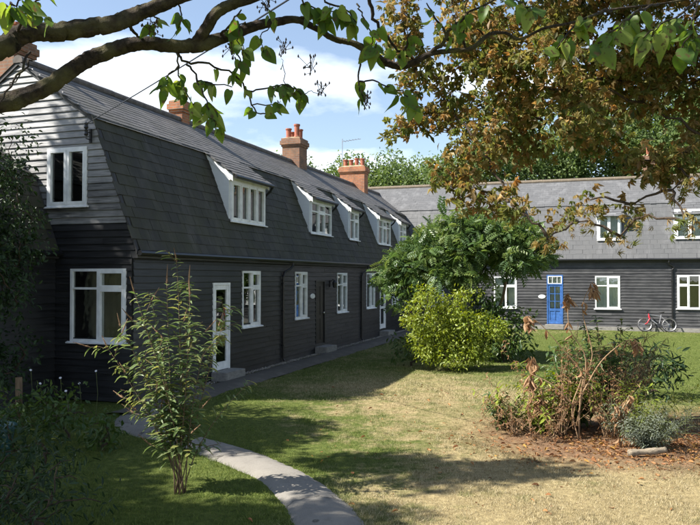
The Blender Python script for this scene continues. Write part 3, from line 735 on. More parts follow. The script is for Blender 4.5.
# ------------------------------------------------------------------ bicycle by the far wall
def bicycle(loc, rz, lean):
    B = empty('bicycle', loc); B.rotation_euler = Euler((lean, 0, rz), 'XYZ')
    tag(B, 'mountain bicycle with red fork and silver wheels leaning on the black boards', 'bicycle')
    r = .325
    def wheel(x):
        w = MB(); n = 28
        w.tube([(x + math.cos(2 * math.pi * k / n) * r * .965, 0, r + math.sin(2 * math.pi * k / n) * r * .965) for k in range(n + 1)], .024, 7, False)
        wo_ = w.build('wheel', M['rubber'], B, smooth=True)
        q = MB(); q.tube([(x + math.cos(2 * math.pi * k / n) * r * .875, 0, r + math.sin(2 * math.pi * k / n) * r * .875) for k in range(n + 1)], .016, 5, False)
        q.build('rim', M['grey_alloy'], wo_)
        s = MB()
        for k in range(20):
            an = 2 * math.pi * k / 20; s.tube([(x, .02 * (-1) ** k, r), (x + math.cos(an) * r * .87, 0, r + math.sin(an) * r * .87)], .0028, 3)
        s.tube([(x, -.05, r), (x, .05, r)], .025, 8); s.build('spokes', M['metal'], wo_)
    wheel(0); wheel(1.04)
    bb = (.60, 0, .29); st = (.70, 0, .72); hd0 = (.20, 0, .62); hd1 = (.175, 0, .78)
    MB().tube([(.225, 0, .56), hd1], .024, 8).tube([hd1, st], .017, 7).tube([hd0, bb], .022, 7).tube([bb, (.715, 0, .80)], .018, 7).tube([bb, (.82, .05, .305), (1.04, .06, r)], .011, 6).tube([bb, (.82, -.05, .305), (1.04, -.06, r)], .011, 6).tube([st, (1.04, .06, r)], .010, 6).tube([st, (1.04, -.06, r)], .010, 6).build('frame', M['grey_alloy'], B)
    MB().tube([(.17, .05, .82), (.215, .05, .58), (.10, .06, .38), (0, .06, r)], [.02, .026, .021, .014], 7).tube([(.17, -.05, .82), (.215, -.05, .58), (.10, -.06, .38), (0, -.06, r)], [.02, .026, .021, .014], 7).tube([(.2, -.05, .62), (.2, .05, .62)], .024, 7).tube([(.17, 0, .72), (.23, 0, .60)], .038, 8).build('fork', M['red'], B)
    h = MB().tube([(.165, 0, .82), (.13, 0, .90)], .018, 6).tube([(.17, -.29, .93), (.13, -.1, .90), (.13, .1, .90), (.17, .29, .93)], .013, 6); h.build('handlebar', M['black'], B)
    sd = MB().add([(.60, 0, .90), (.70, .035, .905), (.84, .08, .92), (.86, 0, .935), (.84, -.08, .92), (.70, -.035, .905), (.62, 0, .86), (.72, .03, .865), (.84, .06, .88), (.84, -.06, .88), (.72, -.03, .865)],
                  [(0, 1, 5), (1, 2, 3, 5), (3, 4, 5), (0, 6, 7, 1), (1, 7, 8, 2), (5, 10, 6, 0), (4, 9, 10, 5), (2, 8, 9, 4), (2, 4, 3), (6, 10, 7), (7, 10, 9, 8)]); sd.tube([(.715, 0, .79), (.73, 0, .88)], .013, 6); sd.build('saddle', M['black'], B)
    ck = MB().tube([(.60, -.06, .29), (.60, -.05, .29)], .09, 14).tube([(.60, -.07, .29), (.70, -.08, .17)], .012, 5).tube([(.60, .07, .29), (.50, .08, .41)], .012, 5).box(.65, .75, -.17, -.09, .16, .185).box(.45, .55, .09, .17, .40, .425); ck.build('crank', M['black'], B)
    return B
bp_ = CF + V * 10.78 - U * .42
bicycle((bp_.x, bp_.y, .0), RZF, R(-14))

# ------------------------------------------------------------------ plants
M['leaf_lilac'] = mat_leaf('heart_leaf', [(.06, .115, .024), (.09, .16, .03), (.15, .225, .045), (.24, .29, .07)], .45, .58, spec=.3, spot=(.10, .075, .03))
M['leaf_chest'] = mat_leaf('rusting_chestnut_leaf', [(.09, .125, .032), (.12, .15, .038), (.17, .18, .05), (.25, .175, .055), (.36, .235, .10), (.15, .17, .046), (.20, .205, .055), (.33, .19, .07), (.18, .19, .055), (.50, .37, .18)], .55, .45, spec=.3)
M['leaf_dark'] = mat_leaf('dark_evergreen_leaf', [(.014, .03, .010), (.022, .045, .014), (.035, .062, .02)], .5, .15, spec=.25)
M['leaf_bg'] = mat_leaf('summer_tree_leaf', [(.075, .125, .036), (.11, .165, .046), (.15, .205, .062)], .55, .42)
M['leaf_bg2'] = mat_leaf('pale_tree_leaf', [(.10, .155, .052), (.135, .195, .066), (.18, .235, .088)], .55, .42)
M['leaf_sumac'] = mat_leaf('feathery_bluegreen_leaf', [(.055, .105, .04), (.085, .15, .045), (.12, .185, .05), (.17, .215, .065)], .42, .35, spec=.4)
M['leaf_yellow'] = mat_leaf('golden_shrub_leaf', [(.15, .21, .02), (.21, .27, .03), (.28, .32, .05), (.11, .17, .02)], .45, .35)
M['leaf_budd'] = mat_leaf('buddleia_leaf', [(.08, .13, .04), (.12, .175, .06), (.17, .22, .09), (.27, .27, .08)], .42, .38)
M['leaf_mid'] = mat_leaf('shrub_leaf', [(.035, .07, .018), (.055, .10, .022), (.09, .13, .03)], .45, .3)
M['leaf_dry'] = mat_leaf('withered_leaf', [(.20, .10, .045), (.30, .17, .08), (.40, .26, .14), (.17, .09, .045)], .7, .25)
M['leaf_fall'] = mat_leaf('fallen_leaf', [(.16, .07, .03), (.28, .125, .05), (.38, .20, .075), (.12, .055, .03), (.42, .25, .05)], .75, .1)
M['bark'] = mat_bark('grey_brown_bark', (.010, .007, .005), (.066, .049, .034), (.10, .09, .04), (16, 16, 16))
M['bark_dark'] = mat_bark('dark_bark', (.03, .022, .016), (.09, .065, .045))
M['stem'] = mat_bark('brown_stem', (.09, .06, .035), (.22, .15, .09))
M['stem_dry'] = mat_bark('dry_stem', (.16, .10, .055), (.36, .24, .14))
M['spike'] = mat_bark('spent_flower', (.14, .08, .045), (.30, .19, .11))
M['stem_green'] = mat_bark('green_stem', (.06, .08, .03), (.14, .15, .06))

def leaf_proto(L=1.0, Wd=.4, segs=4, fold=.12, droop=.18, heart=False, curl=0.0, pet=0.0):
    """one blade along +y with a folded midrib; returns (V,F)"""
    vs = []; fs = []
    ys = np.linspace(0, 1, segs + 1)
    for y in ys:
        if heart: w = Wd * (math.sin(min(1, y * 2.6 + .32) * math.pi / 2) * (1 - y) ** .55 * 1.05) if y < 1 else 0
        else: w = Wd * math.sin(math.pi * min(1, (y * .93 + .04))) ** .8
        z = -droop * y * y - curl * math.sin(y * 3); yy = y * L * (1 - abs(curl) * .25 * y)
        vs += [(-w / 2, yy + pet, z + fold * w), (0, yy + pet, z), (w / 2, yy + pet, z + fold * w)]
    for i in range(segs):
        for k in (0, 1):
            a = i * 3 + k; fs += [(a, a + 1, a + 4), (a, a + 4, a + 3)]
    if pet:
        n = len(vs); vs += [(-.008, 0, .0), (.008, 0, .0), (.006, pet + .02, 0), (-.006, pet + .02, 0), (0, 0, -.012), (0, pet + .02, -.012)]
        fs += [(n, n + 1, n + 2), (n, n + 2, n + 3), (n + 1, n + 4, n + 5), (n + 1, n + 5, n + 2), (n + 4, n, n + 3), (n + 4, n + 3, n + 5)]
    return np.array(vs, float), np.array(fs, int)
def heart_proto(fold=.14, droop=.2, pet=.28):
    # outline of a heart-shaped (lilac) leaf, unit length
    half = [(0.0, .03), (.13, -.05), (.27, -.01), (.36, .12), (.385, .28), (.34, .46), (.25, .64), (.14, .82), (.05, .94), (0, 1.0)]
    mid = [0, .05, .12, .2, .3, .46, .64, .82, .94, 1.0]; vs = []; fs = []
    zf = lambda x, y: -droop * y * y + fold * abs(x) * 2 * (1 - .5 * y) - .10 * abs(x) ** 2 * 4
    for (x, y), m in zip(half, mid):
        vs += [(-x, y + pet, zf(x, y)), (0, m + pet, zf(0, m)), (x, y + pet, zf(x, y))]
    for i in range(len(half) - 1):
        for k in (0, 1):
            a = i * 3 + k; fs += [(a, a + 1, a + 4), (a, a + 4, a + 3)]
    n = len(vs); w = .012
    vs += [(-w, 0, 0), (w, 0, 0), (w, pet + .06, 0), (-w, pet + .06, 0), (0, 0, -w * 1.6), (0, pet + .06, -w * 1.6)]
    fs += [(n, n + 1, n + 2), (n, n + 2, n + 3), (n + 1, n + 4, n + 5), (n + 1, n + 5, n + 2), (n + 4, n, n + 3), (n + 4, n + 3, n + 5)]
    return np.array(vs, float), np.array(fs, int)
def palmate_proto(k=7, seed=0, wither=.4):
    rg = random.Random(seed); Vs, Fs, off = [], [], 0
    for i in range(k):
        an = (i - (k - 1) / 2) / k * 2 * math.pi * .84; ln = (1 - .35 * abs(i - (k - 1) / 2) / (k / 2)) * rg.uniform(.8, 1.1)
        v, f = leaf_proto(ln * .62, .17 * rg.uniform(.7, 1.1) * (1 - wither * .4), 2, rg.uniform(.1, .9) , rg.uniform(.08, .35), curl=rg.uniform(-.05, .22) * wither)
        m = np.array(Matrix.Rotation(-an, 3, 'Z') @ Matrix.Rotation(-rg.uniform(.1, .7), 3, 'X') @ Matrix.Rotation(rg.uniform(-.5, .5), 3, 'Y'))
        v = v @ m.T + np.array([0, .38, 0]); Vs.append(v); Fs.append(f + off); off += len(v)
    w = .010; v = np.array([(-w, 0, 0), (w, 0, 0), (w, .39, 0), (-w, .39, 0), (0, 0, -w), (0, .39, -w)]); Vs.append(v)
    Fs.append(np.array([(0, 1, 2), (0, 2, 3), (1, 4, 5), (1, 5, 2), (4, 0, 3), (4, 3, 5)]) + off)
    return np.concatenate(Vs), np.concatenate(Fs)
def pinnate_proto(n=9, L=1.0, lw=.10, ll=.28, droop=.3):
    Vs, Fs, off = [], [], 0
    for i in range(n):
        y = .18 + .8 * i / (n - 1); z = -droop * y * y
        for s in (-1, 1):
            v, f = leaf_proto(ll * (1.1 - .5 * abs(y - .5)), lw, 2, .2, .06)
            m = np.array(Matrix.Rotation(-s * R(62), 3, 'Z') @ Matrix.Rotation(R(-12), 3, 'X')); v = v @ m.T + np.array([0, y * L, z]); Vs.append(v); Fs.append(f + off); off += len(v)
    return np.concatenate(Vs), np.concatenate(Fs)
def rand_dirs(n, bias=(0, 0, 0), k=0.0):
    d = RNG.normal(size=(n, 3)); d /= np.linalg.norm(d, axis=1, keepdims=True)
    d = d + np.array(bias) * k; return d / (np.linalg.norm(d, axis=1, keepdims=True) + 1e-9)
def cloud(centers, radii, per, size, jit=.3, outward=.8, up=.5, droop=.4, shell=.45):
    """leaf frames filling clumps (ellipsoids) more densely towards their skins"""
    out = []
    for c, r in zip(centers, radii):
        r = np.array(r if hasattr(r, '__len__') else (r, r, r * .8)); k = max(3, int(per * (r.prod() ** (2 / 3))))
        d = rand_dirs(k); rr = (shell + (1 - shell) * RNG.random(k)) ** .7
        P = np.array(c) + d * rr[:, None] * r * (1 + .18 * RNG.normal(size=(k, 1)))
        D = d * outward + RNG.normal(size=(k, 3)) * .6 + np.array([0, 0, -droop]); N = d * .4 + np.array([0, 0, up]) + RNG.normal(size=(k, 3)) * .45
        out.append(frames(P, D, N, size * (1 + jit * (RNG.random(k) - .5) * 2)))
    return np.concatenate(out)
def limb(m, a, b, r0, r1, n=7, sag=0.0, wob=.06, seg=7):
    a, b = Vector(a), Vector(b); pts = []; L_ = (b - a).length
    for i in range(n):
        f = i / (n - 1); q = a.lerp(b, f); q.z += sag * L_ * math.sin(f * math.pi)
        if 0 < i < n - 1: q += Vector((random.gauss(0, wob), random.gauss(0, wob), random.gauss(0, wob))) * L_ * .5
        pts.append(q)
    m.tube(pts, [r0 + (r1 - r0) * i / (n - 1) for i in range(n)], seg, wob=.15); return pts
QUAD = [(np.array([(0, 0, 0), (.3, .45, .06), (0, 1, -.1), (-.3, .45, .06)], float), np.array([(0, 1, 2), (0, 2, 3)])), (np.array([(0, 0, 0), (.26, .4, .12), (0, 1, -.25), (-.26, .5, .02)], float), np.array([(0, 1, 2), (0, 2, 3)]))]
OVAL = [leaf_proto(1, .55, 2, .15, .15), leaf_proto(1, .48, 2, .25, .3)]

def tree(name, base, h, trunk_r, clumps, leafmat, leafsize, per, label, cat='tree', protos=OVAL, group=None, bark=None, fork=.35, n_single=0, single_sel=None, shell=.45, droop=.4, lk=.55, lmax=9, single_protos=None):
    """clumps: list of (centre xyz relative to base, radius). trunk with limbs to each clump, and a leafy crown"""
    T = empty(name, base); tag(T, label, cat, group); bark = bark or M['bark_dark']
    m = MB(); top = Vector((random.uniform(-.2, .2), random.uniform(-.2, .2), h * fork))
    pts = [Vector((0, 0, -.1)), Vector((random.uniform(-.05, .05), 0, h * fork * .5)), top]
    m.tube(pts, [trunk_r * 1.25, trunk_r, trunk_r * .8], 10, wob=.12)
    cs = sorted(clumps, key=lambda q: (Vector(q[0]) - top).length); nodes = [top]
    for c, r in cs:
        cv = Vector(c); nd = min(nodes, key=lambda q: (q - cv).length + max(0, q.z - cv.z) * .7)
        l = (cv - nd).length; r0 = max(.010, trunk_r * lk * math.exp(-(nd - top).length / max(h, .1) * 3.0)); r0 = min(r0, lmax); pts = limb(m, nd, cv, r0, r0 * .45, 6, .08, .07, 6); nodes += [pts[3], pts[-1]]
    m.build('trunk', bark, T, smooth=True)
    A = cloud([c for c, r in clumps], [r for c, r in clumps], per, leafsize, shell=shell, droop=droop)
    if n_single:
        sel = single_sel(A + 0) if single_sel else np.arange(len(A)); idx = sel[:n_single]; mask = np.ones(len(A), bool); mask[idx] = False
        cr = baked('crown', protos, A[mask], leafmat, T); singles('leaf', single_protos or protos, A[idx], leafmat, cr)
    else: baked('crown', protos, A, leafmat, T)
    return T
def blob_clumps(cx, cy, cz, rx, ry, rz, n, r, rg):
    out = []
    while len(out) < n:
        d = [rg.gauss(0, 1) for _ in range(3)]; l = math.sqrt(sum(x * x for x in d)); f = rg.random() ** .33 * .9
        out.append(((cx + d[0] / l * rx * f, cy + d[1] / l * ry * f, cz + d[2] / l * rz * f), r * rg.uniform(.7, 1.3)))
    return out

# ---- trees behind the roofs
rg = random.Random(3)
bgs = [(-4.0, 62, 13.0, 4.6, 0, 'rounded dark green tree standing behind the dark brown chimney'),
       (1.2, 60, 12.6, 3.6, 0, 'dense green tree filling the gap between the brown and the orange chimneys'),
       (5.4, 63, 14.2, 4.2, 1, 'pale green tree rising behind the orange brick chimney'),
       (10.0, 58, 13.2, 3.8, 0, 'green tree behind the slate ridge with the lichen tiles'),
       (15.0, 60, 15.8, 4.4, 1, 'taller pale tree behind the ridge under the chestnut boughs'),
       (21.0, 58, 17.5, 4.8, 0, 'tall green tree behind the slate roof beside the small chimney'),
       (26.5, 55, 18.5, 5.2, 0, 'dark leafy tree rising behind the thin red chimney'),
       (32.5, 57, 17.0, 5.2, 1, 'broad tree behind the end of the slate roof'),
       (-10.5, 66, 11.2, 4.0, 1, 'low pale tree behind the ridge of the shaded wing')]
for x, y, top, rad, kd, lab in bgs:
    cl = blob_clumps(0, 0, top - rad * .95, rad, rad * .8, rad * .9, 34, rad * .36, rg) + blob_clumps(0, 0, top - rad * 2.0, rad * .9, rad * .8, rad * .8, 16, rad * .38, rg)
    tree('broadleaf_tree', (x, y, 0), top, .35, cl, M['leaf_bg2'] if kd else M['leaf_bg'], .30, 170, lab, shell=.55, group='trees behind the roofs', protos=QUAD)

# ---- tall trees off to the left whose shade falls over the path and flower bed
rg = random.Random(9)
def shade_spots(spots, base, h0, h1, r):
    # boughs of the off-frame trees, placed so that their shade falls as it does on the lawn
    out = []
    for x, y, z in spots:
        h = rg.uniform(h0, h1); out.append(((x - SH[0] * h - base[0] + rg.gauss(0, .1), y - SH[1] * h - base[1] + rg.gauss(0, .1), z + h), r * rg.uniform(.85, 1.2)))
    return out
B1 = (-11.0, 5.8); B2 = (-10.9, 10.4)
sp = [(x, y, 0) for x in np.arange(-6, .4, .6) for y in (6.1, 6.65, 7.2, 7.7)] + [(x, y, 0) for x in np.arange(-6.2, -2.1, .6) for y in (8.2, 8.75)] + [(x, y, 0) for x in np.arange(-6.2, -2.6, .62) for y in (9.2, 9.8, 10.4)]
sp += [(1.5, 9.5, 0), (1.9, 9.55, 0), (.3, 10.0, 0), (.7, 9.95, 0), (1.1, 9.85, 0), (-.1, 10.1, 0), (1.3, 9.5, 0), (2.3, 9.6, 0)]
tree('ash_tree', (*B1, 0), 10.5, .26, shade_spots(sp, B1, 7.2, 9.2, .56), M['leaf_bg'], .2, 760, 'tall ash tree shading the bend of the path', shell=.2, protos=QUAD, lmax=.05)
sp = [(x, y, 0) for x in np.arange(-6.6, -3.2, .65) for y in (11.0, 11.6, 12.2, 12.8, 13.4)] + [(x, y, 0) for x in np.arange(-3.2, -.75, .45) for y in (10.9, 11.35, 11.8, 12.3, 12.8) if x < -1.1 - (y - 12) * .0 + (y - 10.9) * .2]
for d_, z_ in ((.3, 4.6), (.62, 4.75), (.55, 4.4), (.85, 4.3), (.6, 5.05), (.2, 3.7), (.8, 3.5), (1.3, 3.3), (.3, 4.2), (.75, 4.0), (.2, 2.4), (.9, 2.6), (1.5, 2.6), (.3, 1.4), (1.2, 1.5), (1.7, 3.3)):
    q_ = wing_pt(-7.3, d_, z_); sp.append(tuple(q_))
tree('ash_tree', (*B2, 0), 9.4, .24, shade_spots(sp, B2, 6.6, 8.2, .47), M['leaf_bg'], .2, 760, 'ash tree standing behind the set-back house end', shell=.2, protos=QUAD, lmax=.05)

# ---- horse chestnut with rusting leaves, trunk out to the right
F_, CX_, CY_ = 735.0, 350.0, 262.5; PT = R(1.13)
def proj(p):
    x, y, z = p[0], p[1], p[2] - 2.5
    f = y * math.cos(PT) + z * math.sin(PT); u = -y * math.sin(PT) + z * math.cos(PT)
    return CX_ + F_ * x / f, CY_ - F_ * u / f
def inside(px, py, poly):
    c = False; n = len(poly)
    for i in range(n):
        x0, y0 = poly[i]; x1, y1 = poly[(i + 1) % n]
        if (y0 > py) != (y1 > py) and px < (x1 - x0) * (py - y0) / (y1 - y0) + x0: c = not c
    return c
OUT = [(383, 128), (430, 92), (400, 70), (392, 30), (405, -10), (420, -400), (1500, -400), (1500, 150), (700, 158), (668, 150), (640, 165), (622, 178), (605, 188), (575, 192), (556, 192), (540, 186), (512, 186), (470, 180), (447, 168), (440, 152), (452, 130), (430, 124), (400, 132)]
rg = random.Random(21); CB = Vector((7.6, 12.8, 0)); cl = []
while len(cl) < 350:
    d = [rg.gauss(0, 1) for _ in range(3)]; l = math.sqrt(sum(x * x for x in d)); f = rg.random() ** .25
    q = (6.4 + d[0] / l * 6.4 * f, 12.2 + d[1] / l * 3.2 * f, 8.0 + d[2] / l * 5.0 * f); r = rg.uniform(.32, .62)
    px, py = proj(q); k = F_ * r / q[1] * .8
    if not all(inside(px + sx * k, py + sy * k, OUT) for sx, sy in ((1, 0), (-1, 0), (0, 1), (0, -1))): continue
    cl.append(((q[0] - CB.x, q[1] - CB.y, q[2]), r))
# fringe sprays reaching left and hanging low
for px, py, dep, r in [(398, 130, 12, .16), (412, 124, 12, .2), (428, 116, 12.1, .26), (445, 108, 12.2, .34), (405, 40, 12, .34), (415, 75, 12.2, .3), (402, 10, 12, .3), (450, 172, 11.6, .28), (470, 190, 11.4, .28), (505, 200, 11.2, .26), (560, 215, 11, .14), (578, 222, 10.8, .14), (632, 205, 11, .12), (590, 200, 11, .2), (548, 240, 10.8, .16), (620, 236, 10.8, .14), (672, 190, 10.6, .12), (692, 178, 10.6, .14), (684, 222, 10.2, .15), (640, 218, 10.6, .15), (690, 150, 10.8, .34), (668, 165, 11, .3), (645, 160, 11, .34), (520, 212, 10.9, .2)]:
    a, b = (px - CX_) / F_, (CY_ - py) / F_
    q = Vector((a, math.cos(PT) - b * math.sin(PT), math.sin(PT) + b * math.cos(PT))) * dep + Vector((0, 0, 2.5)); cl.append((tuple(q - CB), r * 1.1 + .06))
PAL = [palmate_proto(7, 1, .5), palmate_proto(7, 2, .9), palmate_proto(5, 3, .8), palmate_proto(6, 4, .2), palmate_proto(7, 5, 1.2)]
INNER = [(c, r * 1.05) for c, r in cl if r > .3]
def palm_simple(k, seed):
    rq = random.Random(seed); Vs, Fs = [], []
    for i in range(k):
        an = (i - (k - 1) / 2) / k * 5.3; ln = (.66 - .2 * abs(i - (k - 1) / 2) / (k / 2)) * rq.uniform(.75, 1.1); w = rq.uniform(.09, .15)
        v = np.array([(0, 0, 0), (w, ln * .55, rq.uniform(0, .12)), (rq.uniform(-.1, .1), ln, -rq.uniform(.05, .4)), (-w, ln * .5, rq.uniform(0, .12))])
        v = v @ np.array(Matrix.Rotation(-an, 3, 'Z') @ Matrix.Rotation(-rq.uniform(.1, .8), 3, 'X')).T + np.array([0, .34, 0]); Vs.append(v); Fs.append(np.array([(0, 1, 2), (0, 2, 3)]) + 4 * i)
    Vs.append(np.array([(-.012, 0, 0), (.012, 0, 0), (0, .36, 0)])); Fs.append(np.array([(0, 1, 2)]) + 4 * k)
    return np.concatenate(Vs), np.concatenate(Fs)
PALS = [palm_simple(7, 1), palm_simple(6, 2), palm_simple(5, 3), palm_simple(7, 4), palm_simple(3, 5), palm_simple(4, 6)]
def near_sel(A):
    P = A[:, :3, 3] + np.array(CB); pr = np.array([proj(p) for p in P]); vis = (pr[:, 0] > 380) & (pr[:, 0] < 700) & (pr[:, 1] > 0) & (pr[:, 1] < 250)
    k = np.where(vis, P[:, 1] * 1.0 - pr[:, 1] * .004, 99); return np.argsort(k)
tree('chestnut_tree', CB, 12, .34, cl, M['leaf_chest'], .175, 560, 'horse chestnut tree with rusty brown and green palmate leaves hanging over the lawn', protos=PALS, single_protos=PAL, n_single=300, single_sel=near_sel, shell=.25, droop=.7, bark=M['bark_dark'], fork=.3, lk=.3, lmax=.024)
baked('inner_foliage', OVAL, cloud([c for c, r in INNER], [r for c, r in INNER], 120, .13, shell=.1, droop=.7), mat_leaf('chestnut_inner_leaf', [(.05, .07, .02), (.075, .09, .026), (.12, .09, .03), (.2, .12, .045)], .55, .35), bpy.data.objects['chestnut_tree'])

# ---- foreground lilac: thick boughs across the top, heart-shaped leaves
def px3(px, py, dep):
    a, b = (px - CX_) / F_, (CY_ - py) / F_
    return Vector((a * dep, (math.cos(PT) - b * math.sin(PT)) * dep, (math.sin(PT) + b * math.cos(PT)) * dep + 2.5))
LB = Vector((-2.75, 2.5, 0))
LT = empty('lilac_tree', LB); tag(LT, 'lilac tree with thick bare boughs and heart-shaped leaves reaching over the garden', 'tree')
def bough(pts, r, name='branch', seg=10):
    P3 = [px3(*q) - LB for q in pts]; n = 9; seg = 18
    c = catmull([tuple(q) for q in P3], n); rr = np.interp(np.linspace(0, 1, len(c)), np.linspace(0, 1, len(r)), r)
    c = [Vector(q) + Vector((random.gauss(0, 1), random.gauss(0, 1), random.gauss(0, 1))) * rr[i] * .05 for i, q in enumerate(c)]
    m = MB().tube(c, list(rr), seg); ph = [random.random() * 6 for _ in range(8)]
    for i in range(len(c)):
        for k in range(seg):
            th = 2 * math.pi * k / seg; f = 1 + .07 * math.sin(i * .31 + ph[0]) * math.sin(th + ph[1]) + .06 * math.sin(3 * th + i * .17 + ph[2]) + .05 * math.sin(7 * th + i * .23 + ph[3] + math.sin(i * .4)) + random.gauss(0, .022)
            if k % 3 == 0: f -= .05
            f += .16 * max(0, math.sin(i * .093 + ph[4])) ** 14 * (1 + math.sin(th + ph[5]))
            v = Vector(m.v[i * seg + k]); m.v[i * seg + k] = tuple(c[i] + (v - c[i]) * f)
    return m.build(name, M['bark'], LT, smooth=True), c
px_r = lambda px, dep: px / F_ * dep / 2
D0 = 3.0
b1, c1_ = bough([(-60, 118, 2.7), (0, 104, 2.8), (25, 97, 2.85), (50, 85, 2.9), (75, 67, 2.95), (100, 55, 3), (125, 46, 3), (145, 43, 3), (175, 46, 3.02), (200, 45, 3.05), (225, 37, 3.08), (255, 26, 3.1), (275, 22, 3.12), (297, 20, 3.15), (315, 28, 3.18), (335, 39, 3.2), (352, 43, 3.2), (370, 52, 3.22), (385, 62, 3.22), (400, 66, 3.22), (415, 62, 3.2), (430, 54, 3.2), (450, 51, 3.2), (470, 49, 3.2), (480, 42, 3.2), (490, 34, 3.2), (505, 33, 3.2), (520, 39, 3.22), (545, 28, 3.2), (575, 22, 3.2), (610, 10, 3.2), (660, 4, 3.2), (715, -6, 3.2)],
               [.036, .034, .033, .032, .032, .032, .031, .028, .027, .027, .024, .021, .018, .015, .013, .013, .013, .014, .016, .016, .014, .012, .0105, .0095, .0085, .0075, .0065, .006, .006, .0055, .005, .0045, .003])
b2, c2_ = bough([(-60, 66, 2.6), (0, 47, 2.65), (14, 39, 2.68), (32, 33, 2.7), (60, 31, 2.75), (90, 27, 2.8), (115, 23, 2.82), (130, 17, 2.84), (150, 9, 2.85), (172, 0, 2.85), (200, -12, 2.85), (240, -40, 2.85)], [.044, .041, .037, .035, .034, .033, .032, .028, .027, .026, .024, .02])
b3, c3_ = bough([(196, 44, 3.04), (206, 28, 3.02), (218, 12, 3.0), (235, 3, 3.0), (262, -6, 3.0), (300, -20, 3.0)], [.024, .024, .023, .022, .02, .015])
tr = MB(); 
for a, b, r0, r1 in ((Vector((0, 0, -.1)), Vector(c1_[0]), .10, .052), (Vector((-.1, .05, .9)), Vector(c2_[0]), .07, .052)):
    limb(tr, a, b, r0, r1, 7, .03, .03, 10)
tr.build('trunk', M['bark'], LT, smooth=True)
HEART = []
for a_, b_, c_, sx_, sk_ in [(.12, .2, .25, 1, 0), (.22, .35, .3, .9, .08), (.05, .1, .22, 1.05, -.06), (.3, .5, .28, .85, .05), (.02, -.15, .3, .95, .1), (.4, .25, .24, .8, -.1)]:
    v_, f_ = heart_proto(a_, b_, c_); v_ = v_ * np.array([sx_, 1, 1]); v_[:, 0] += sk_ * v_[:, 1] ** 2; v_[:, 2] += .05 * np.sin(v_[:, 1] * 5 + v_[:, 0] * 6); HEART.append((v_, f_))
